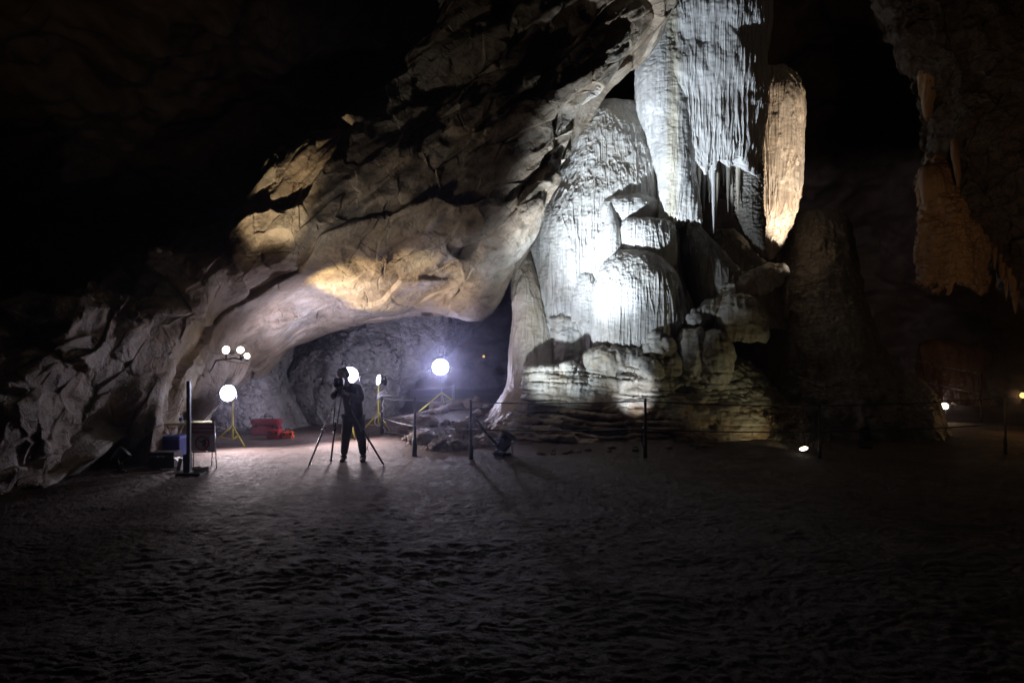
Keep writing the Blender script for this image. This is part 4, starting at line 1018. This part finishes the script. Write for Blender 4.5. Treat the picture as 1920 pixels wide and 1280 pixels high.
simple('paper_strip', lambda bm: box(bm, sg(399, 829)+Vector((-.008, -.0135, 0)), (.055, .003, .24)), M['wcable'], tsn)
for (a0, a1) in (((362, 787), (363, 884)), ((402, 790), (406, 888)), ((398, 845), (397, 868))):
    p0 = sg(*a0, .02); p1 = sg(*a1, .02 if a1[1] > 880 else .35); p1.z = gz(p1.x, p1.y)
    simple('stand_leg', lambda bm: tube(bm, [p0, p1], .009, 8), M['silver'], tsn, True)
simple('crossbar', lambda bm: tube(bm, [sg(361, 847, .02), sg(403, 846, .02)], .011, 8), M['darksteel'], tsn, True)
# litter by the post
for k, (u, v) in enumerate([(304, 890), (312, 887), (316, 888), (325, 886), (333, 885)]):
    Y = 10.6; x = (u-CX)/F*Y
    o = simple('scrap', lambda bm: box(bm, (x, Y, gz(x, Y)+.012), (rs.uniform(.03, .07), .03, .018), Matrix.Rotation(R(rs.uniform(-60, 60)), 3, 'Z'), .003), M['white'])
    tag(o, 'scrap of white litter on the floor left of the thick post', 'litter', 'white scraps left of the post')

HZ = .004
# added thin scatter volume, gives the lamps a glare-like halo
hb = simple('haze', lambda bm: box(bm, (0, 14, 8.5), (60, 66, 19.5)), None)
hm = bpy.data.materials.new('lamp_halo_volume'); hm.use_nodes = True; hn = hm.node_tree; hn.nodes.remove(hn.nodes['Principled BSDF'])
pv = hn.nodes.new('ShaderNodeVolumePrincipled'); pv.inputs['Density'].default_value = HZ; pv.inputs['Color'].default_value = (.74, .74, 1, 1); pv.inputs['Anisotropy'].default_value = .92
hn.links.new(pv.outputs[0], hn.nodes['Material Output'].inputs['Volume']); hb.data.materials.append(hm)
tag(hb, kind='stuff')
# ------------------------------------------------------------------ lights
def lamp(kind, name, loc, power, col=(1, 1, 1), to=None, ang=90, blend=.5, size=.1, **kw):
    L = bpy.data.lights.new(name, kind); L.energy = power; L.color = col
    if kind == 'SPOT': L.spot_size = R(ang); L.spot_blend = blend; L.shadow_soft_size = size
    elif kind == 'POINT': L.shadow_soft_size = size
    elif kind == 'AREA': L.shape = 'DISK'; L.size = size; L.spread = R(ang)
    o = bpy.data.objects.new(name, L); o.location = Vector(loc)
    if to is not None: o.rotation_euler = (Vector(to)-Vector(loc)).to_track_quat('-Z', 'Y').to_euler()
    C.objects.link(o); return o
COLD = (.78, .80, 1.0); LAV = (.74, .72, 1.0); WARM = (1.0, .78, .48)
d0 = Vector((.60, .79, 1.15)).normalized(); cs = PV(946, 828, 11.85)+(Vector(P(1165, 400, 14.8))-PV(946, 828, 11.85)).normalized()*.17
BL = (.73, .85, 1.0)
lamp('SPOT', 'column_spot', cs, 1050, BL, cs+d0, 80, 1, .07)
lamp('SPOT', 'column_beam', cs, 7000, BL, P(1290, 60, 14.8), 54, 1, .07)
lamp('SPOT', 'column_hot_spot', cs, 150, BL, P(1195, 360, 14.8), 34, 1, .07)
lamp('SPOT', 'flood_far', P(826, 688, 17.6), 440, LAV, (-1.5, 8, 1.2), 80, 1, .10)
lamp('SPOT', 'flood_mid', P(658, 703, 14.1), 1100, (.96, .84, .90), (-3.2, 13.1, 0), 100, 1, .12)
lamp('SPOT', 'flood_left', P(428, 737, 13.3), 1350, LAV, P(590, 650, 14.6), 92, .9, .15)
lamp('SPOT', 'flood_left_down', P(428, 737, 13.3), 750, (.96, .84, .90), (-4.8, 12.5, 0), 100, 1, .15)
lamp('SPOT', 'flood_small', P(704, 711, 14.75), 350, LAV, P(560, 720, 14.2), 130, .5, .08)
lamp('SPOT', 'warm_right', P(470, 664, 12.93), 1200, (1, .80, .42), P(665, 545, 14.0), 46, .5, .05)
lamp('SPOT', 'warm_graze', P(456, 655, 12.6), 150, (1, .88, .70), P(860, 300, 11.6), 75, .8, .08)
lamp('SPOT', 'warm_left', P(424, 656, 12.75), 60, WARM, P(440, 560, 12.4), 50, .6, .05)
lamp('SPOT', 'added_front_flood', B2, 290, (1, .92, .80), P(880, 250, 12), 46, .9, .06)  # from the added left floor fixture, brightens the leaning wall
lamp('SPOT', 'added_ridge_spot', B2, 1700, (1, .78, .50), P(555, 290, 12.8), 20, .6, .06)  # from the added left floor fixture, warms the ridge
lamp('SPOT', 'added_fill', (-3, -3, 1.3), 500, (1, .72, .45), P(180, 30, 20), 26, 1, .1)  # added unseen light behind the camera, brightens the upper left ceiling
lamp('SPOT', 'added_fill', (2.5, 1.5, 1.3), 170, (1, .70, .45), P(1790, 380, 8.6), 44, 1, .1)  # added unseen light near the camera, lifts the right wall
lamp('SPOT', 'pool', CL2, 300, (.85, .9, 1), CL2+NL2+Vector((0, 0, .06)), 32, .9, .02)
lamp('SPOT', 'back_lamp', G3+Vector((0, .05, .06)), 130, (.80, .80, 1), P(640, 700, 20), 120, .8, .05)
lamp('SPOT', 'ground_lamp', G1+Vector((-.02, 0, .03)), 28, (1, .92, .55), G1+Vector((-.7, .9, .7)), 84, .7, .04)
lamp('SPOT', 'added_drapery_spot', B1, 5600, (1, .84, .68), P(1466, 290, 16.0), 20, .3, .08)  # from the added right floor fixture, lights the tan drapery
lamp('SPOT', 'warm_far_spill', G2+Vector((-.05, -.25, .10)), 10, (1, .65, .4), (6, 10, 1.5), 150, .6, .08)
lamp('POINT', 'lantern', P(1912, 741, 14.7), 8, (1, .55, .2), size=.1)
lamp('SPOT', 'added_far_fill', G2+Vector((.1, .8, .3)), 28, (1, .5, .25), P(1785, 690, 25), 60, .7, .08)  # added spot with no fixture, makes the far brown formation visible
# ------------------------------------------------------------------ world, camera, colour
w = bpy.data.worlds.new('World'); bpy.context.scene.world = w; w.use_nodes = True
w.node_tree.nodes['Background'].inputs[0].default_value = (.5, .55, .7, 1)
w.node_tree.nodes['Background'].inputs[1].default_value = 0.0
cam = bpy.data.cameras.new('camera'); co = bpy.data.objects.new('camera', cam); C.objects.link(co)
co.location = (0, 0, CH); co.rotation_euler = (R(90), 0, 0)
cam.sensor_width = 36; cam.lens = 36*F/1920; cam.shift_y = 48/1920; cam.clip_start = .05; cam.clip_end = 500
S = bpy.context.scene; S.camera = co
S.view_settings.view_transform = 'Standard'; S.view_settings.look = 'None'; S.view_settings.exposure = -.15; S.view_settings.gamma = 1
S.cycles.max_bounces = 4; S.cycles.diffuse_bounces = 2; S.cycles.use_adaptive_sampling = True; S.cycles.adaptive_threshold = .04; S.cycles.sample_clamp_indirect = 6
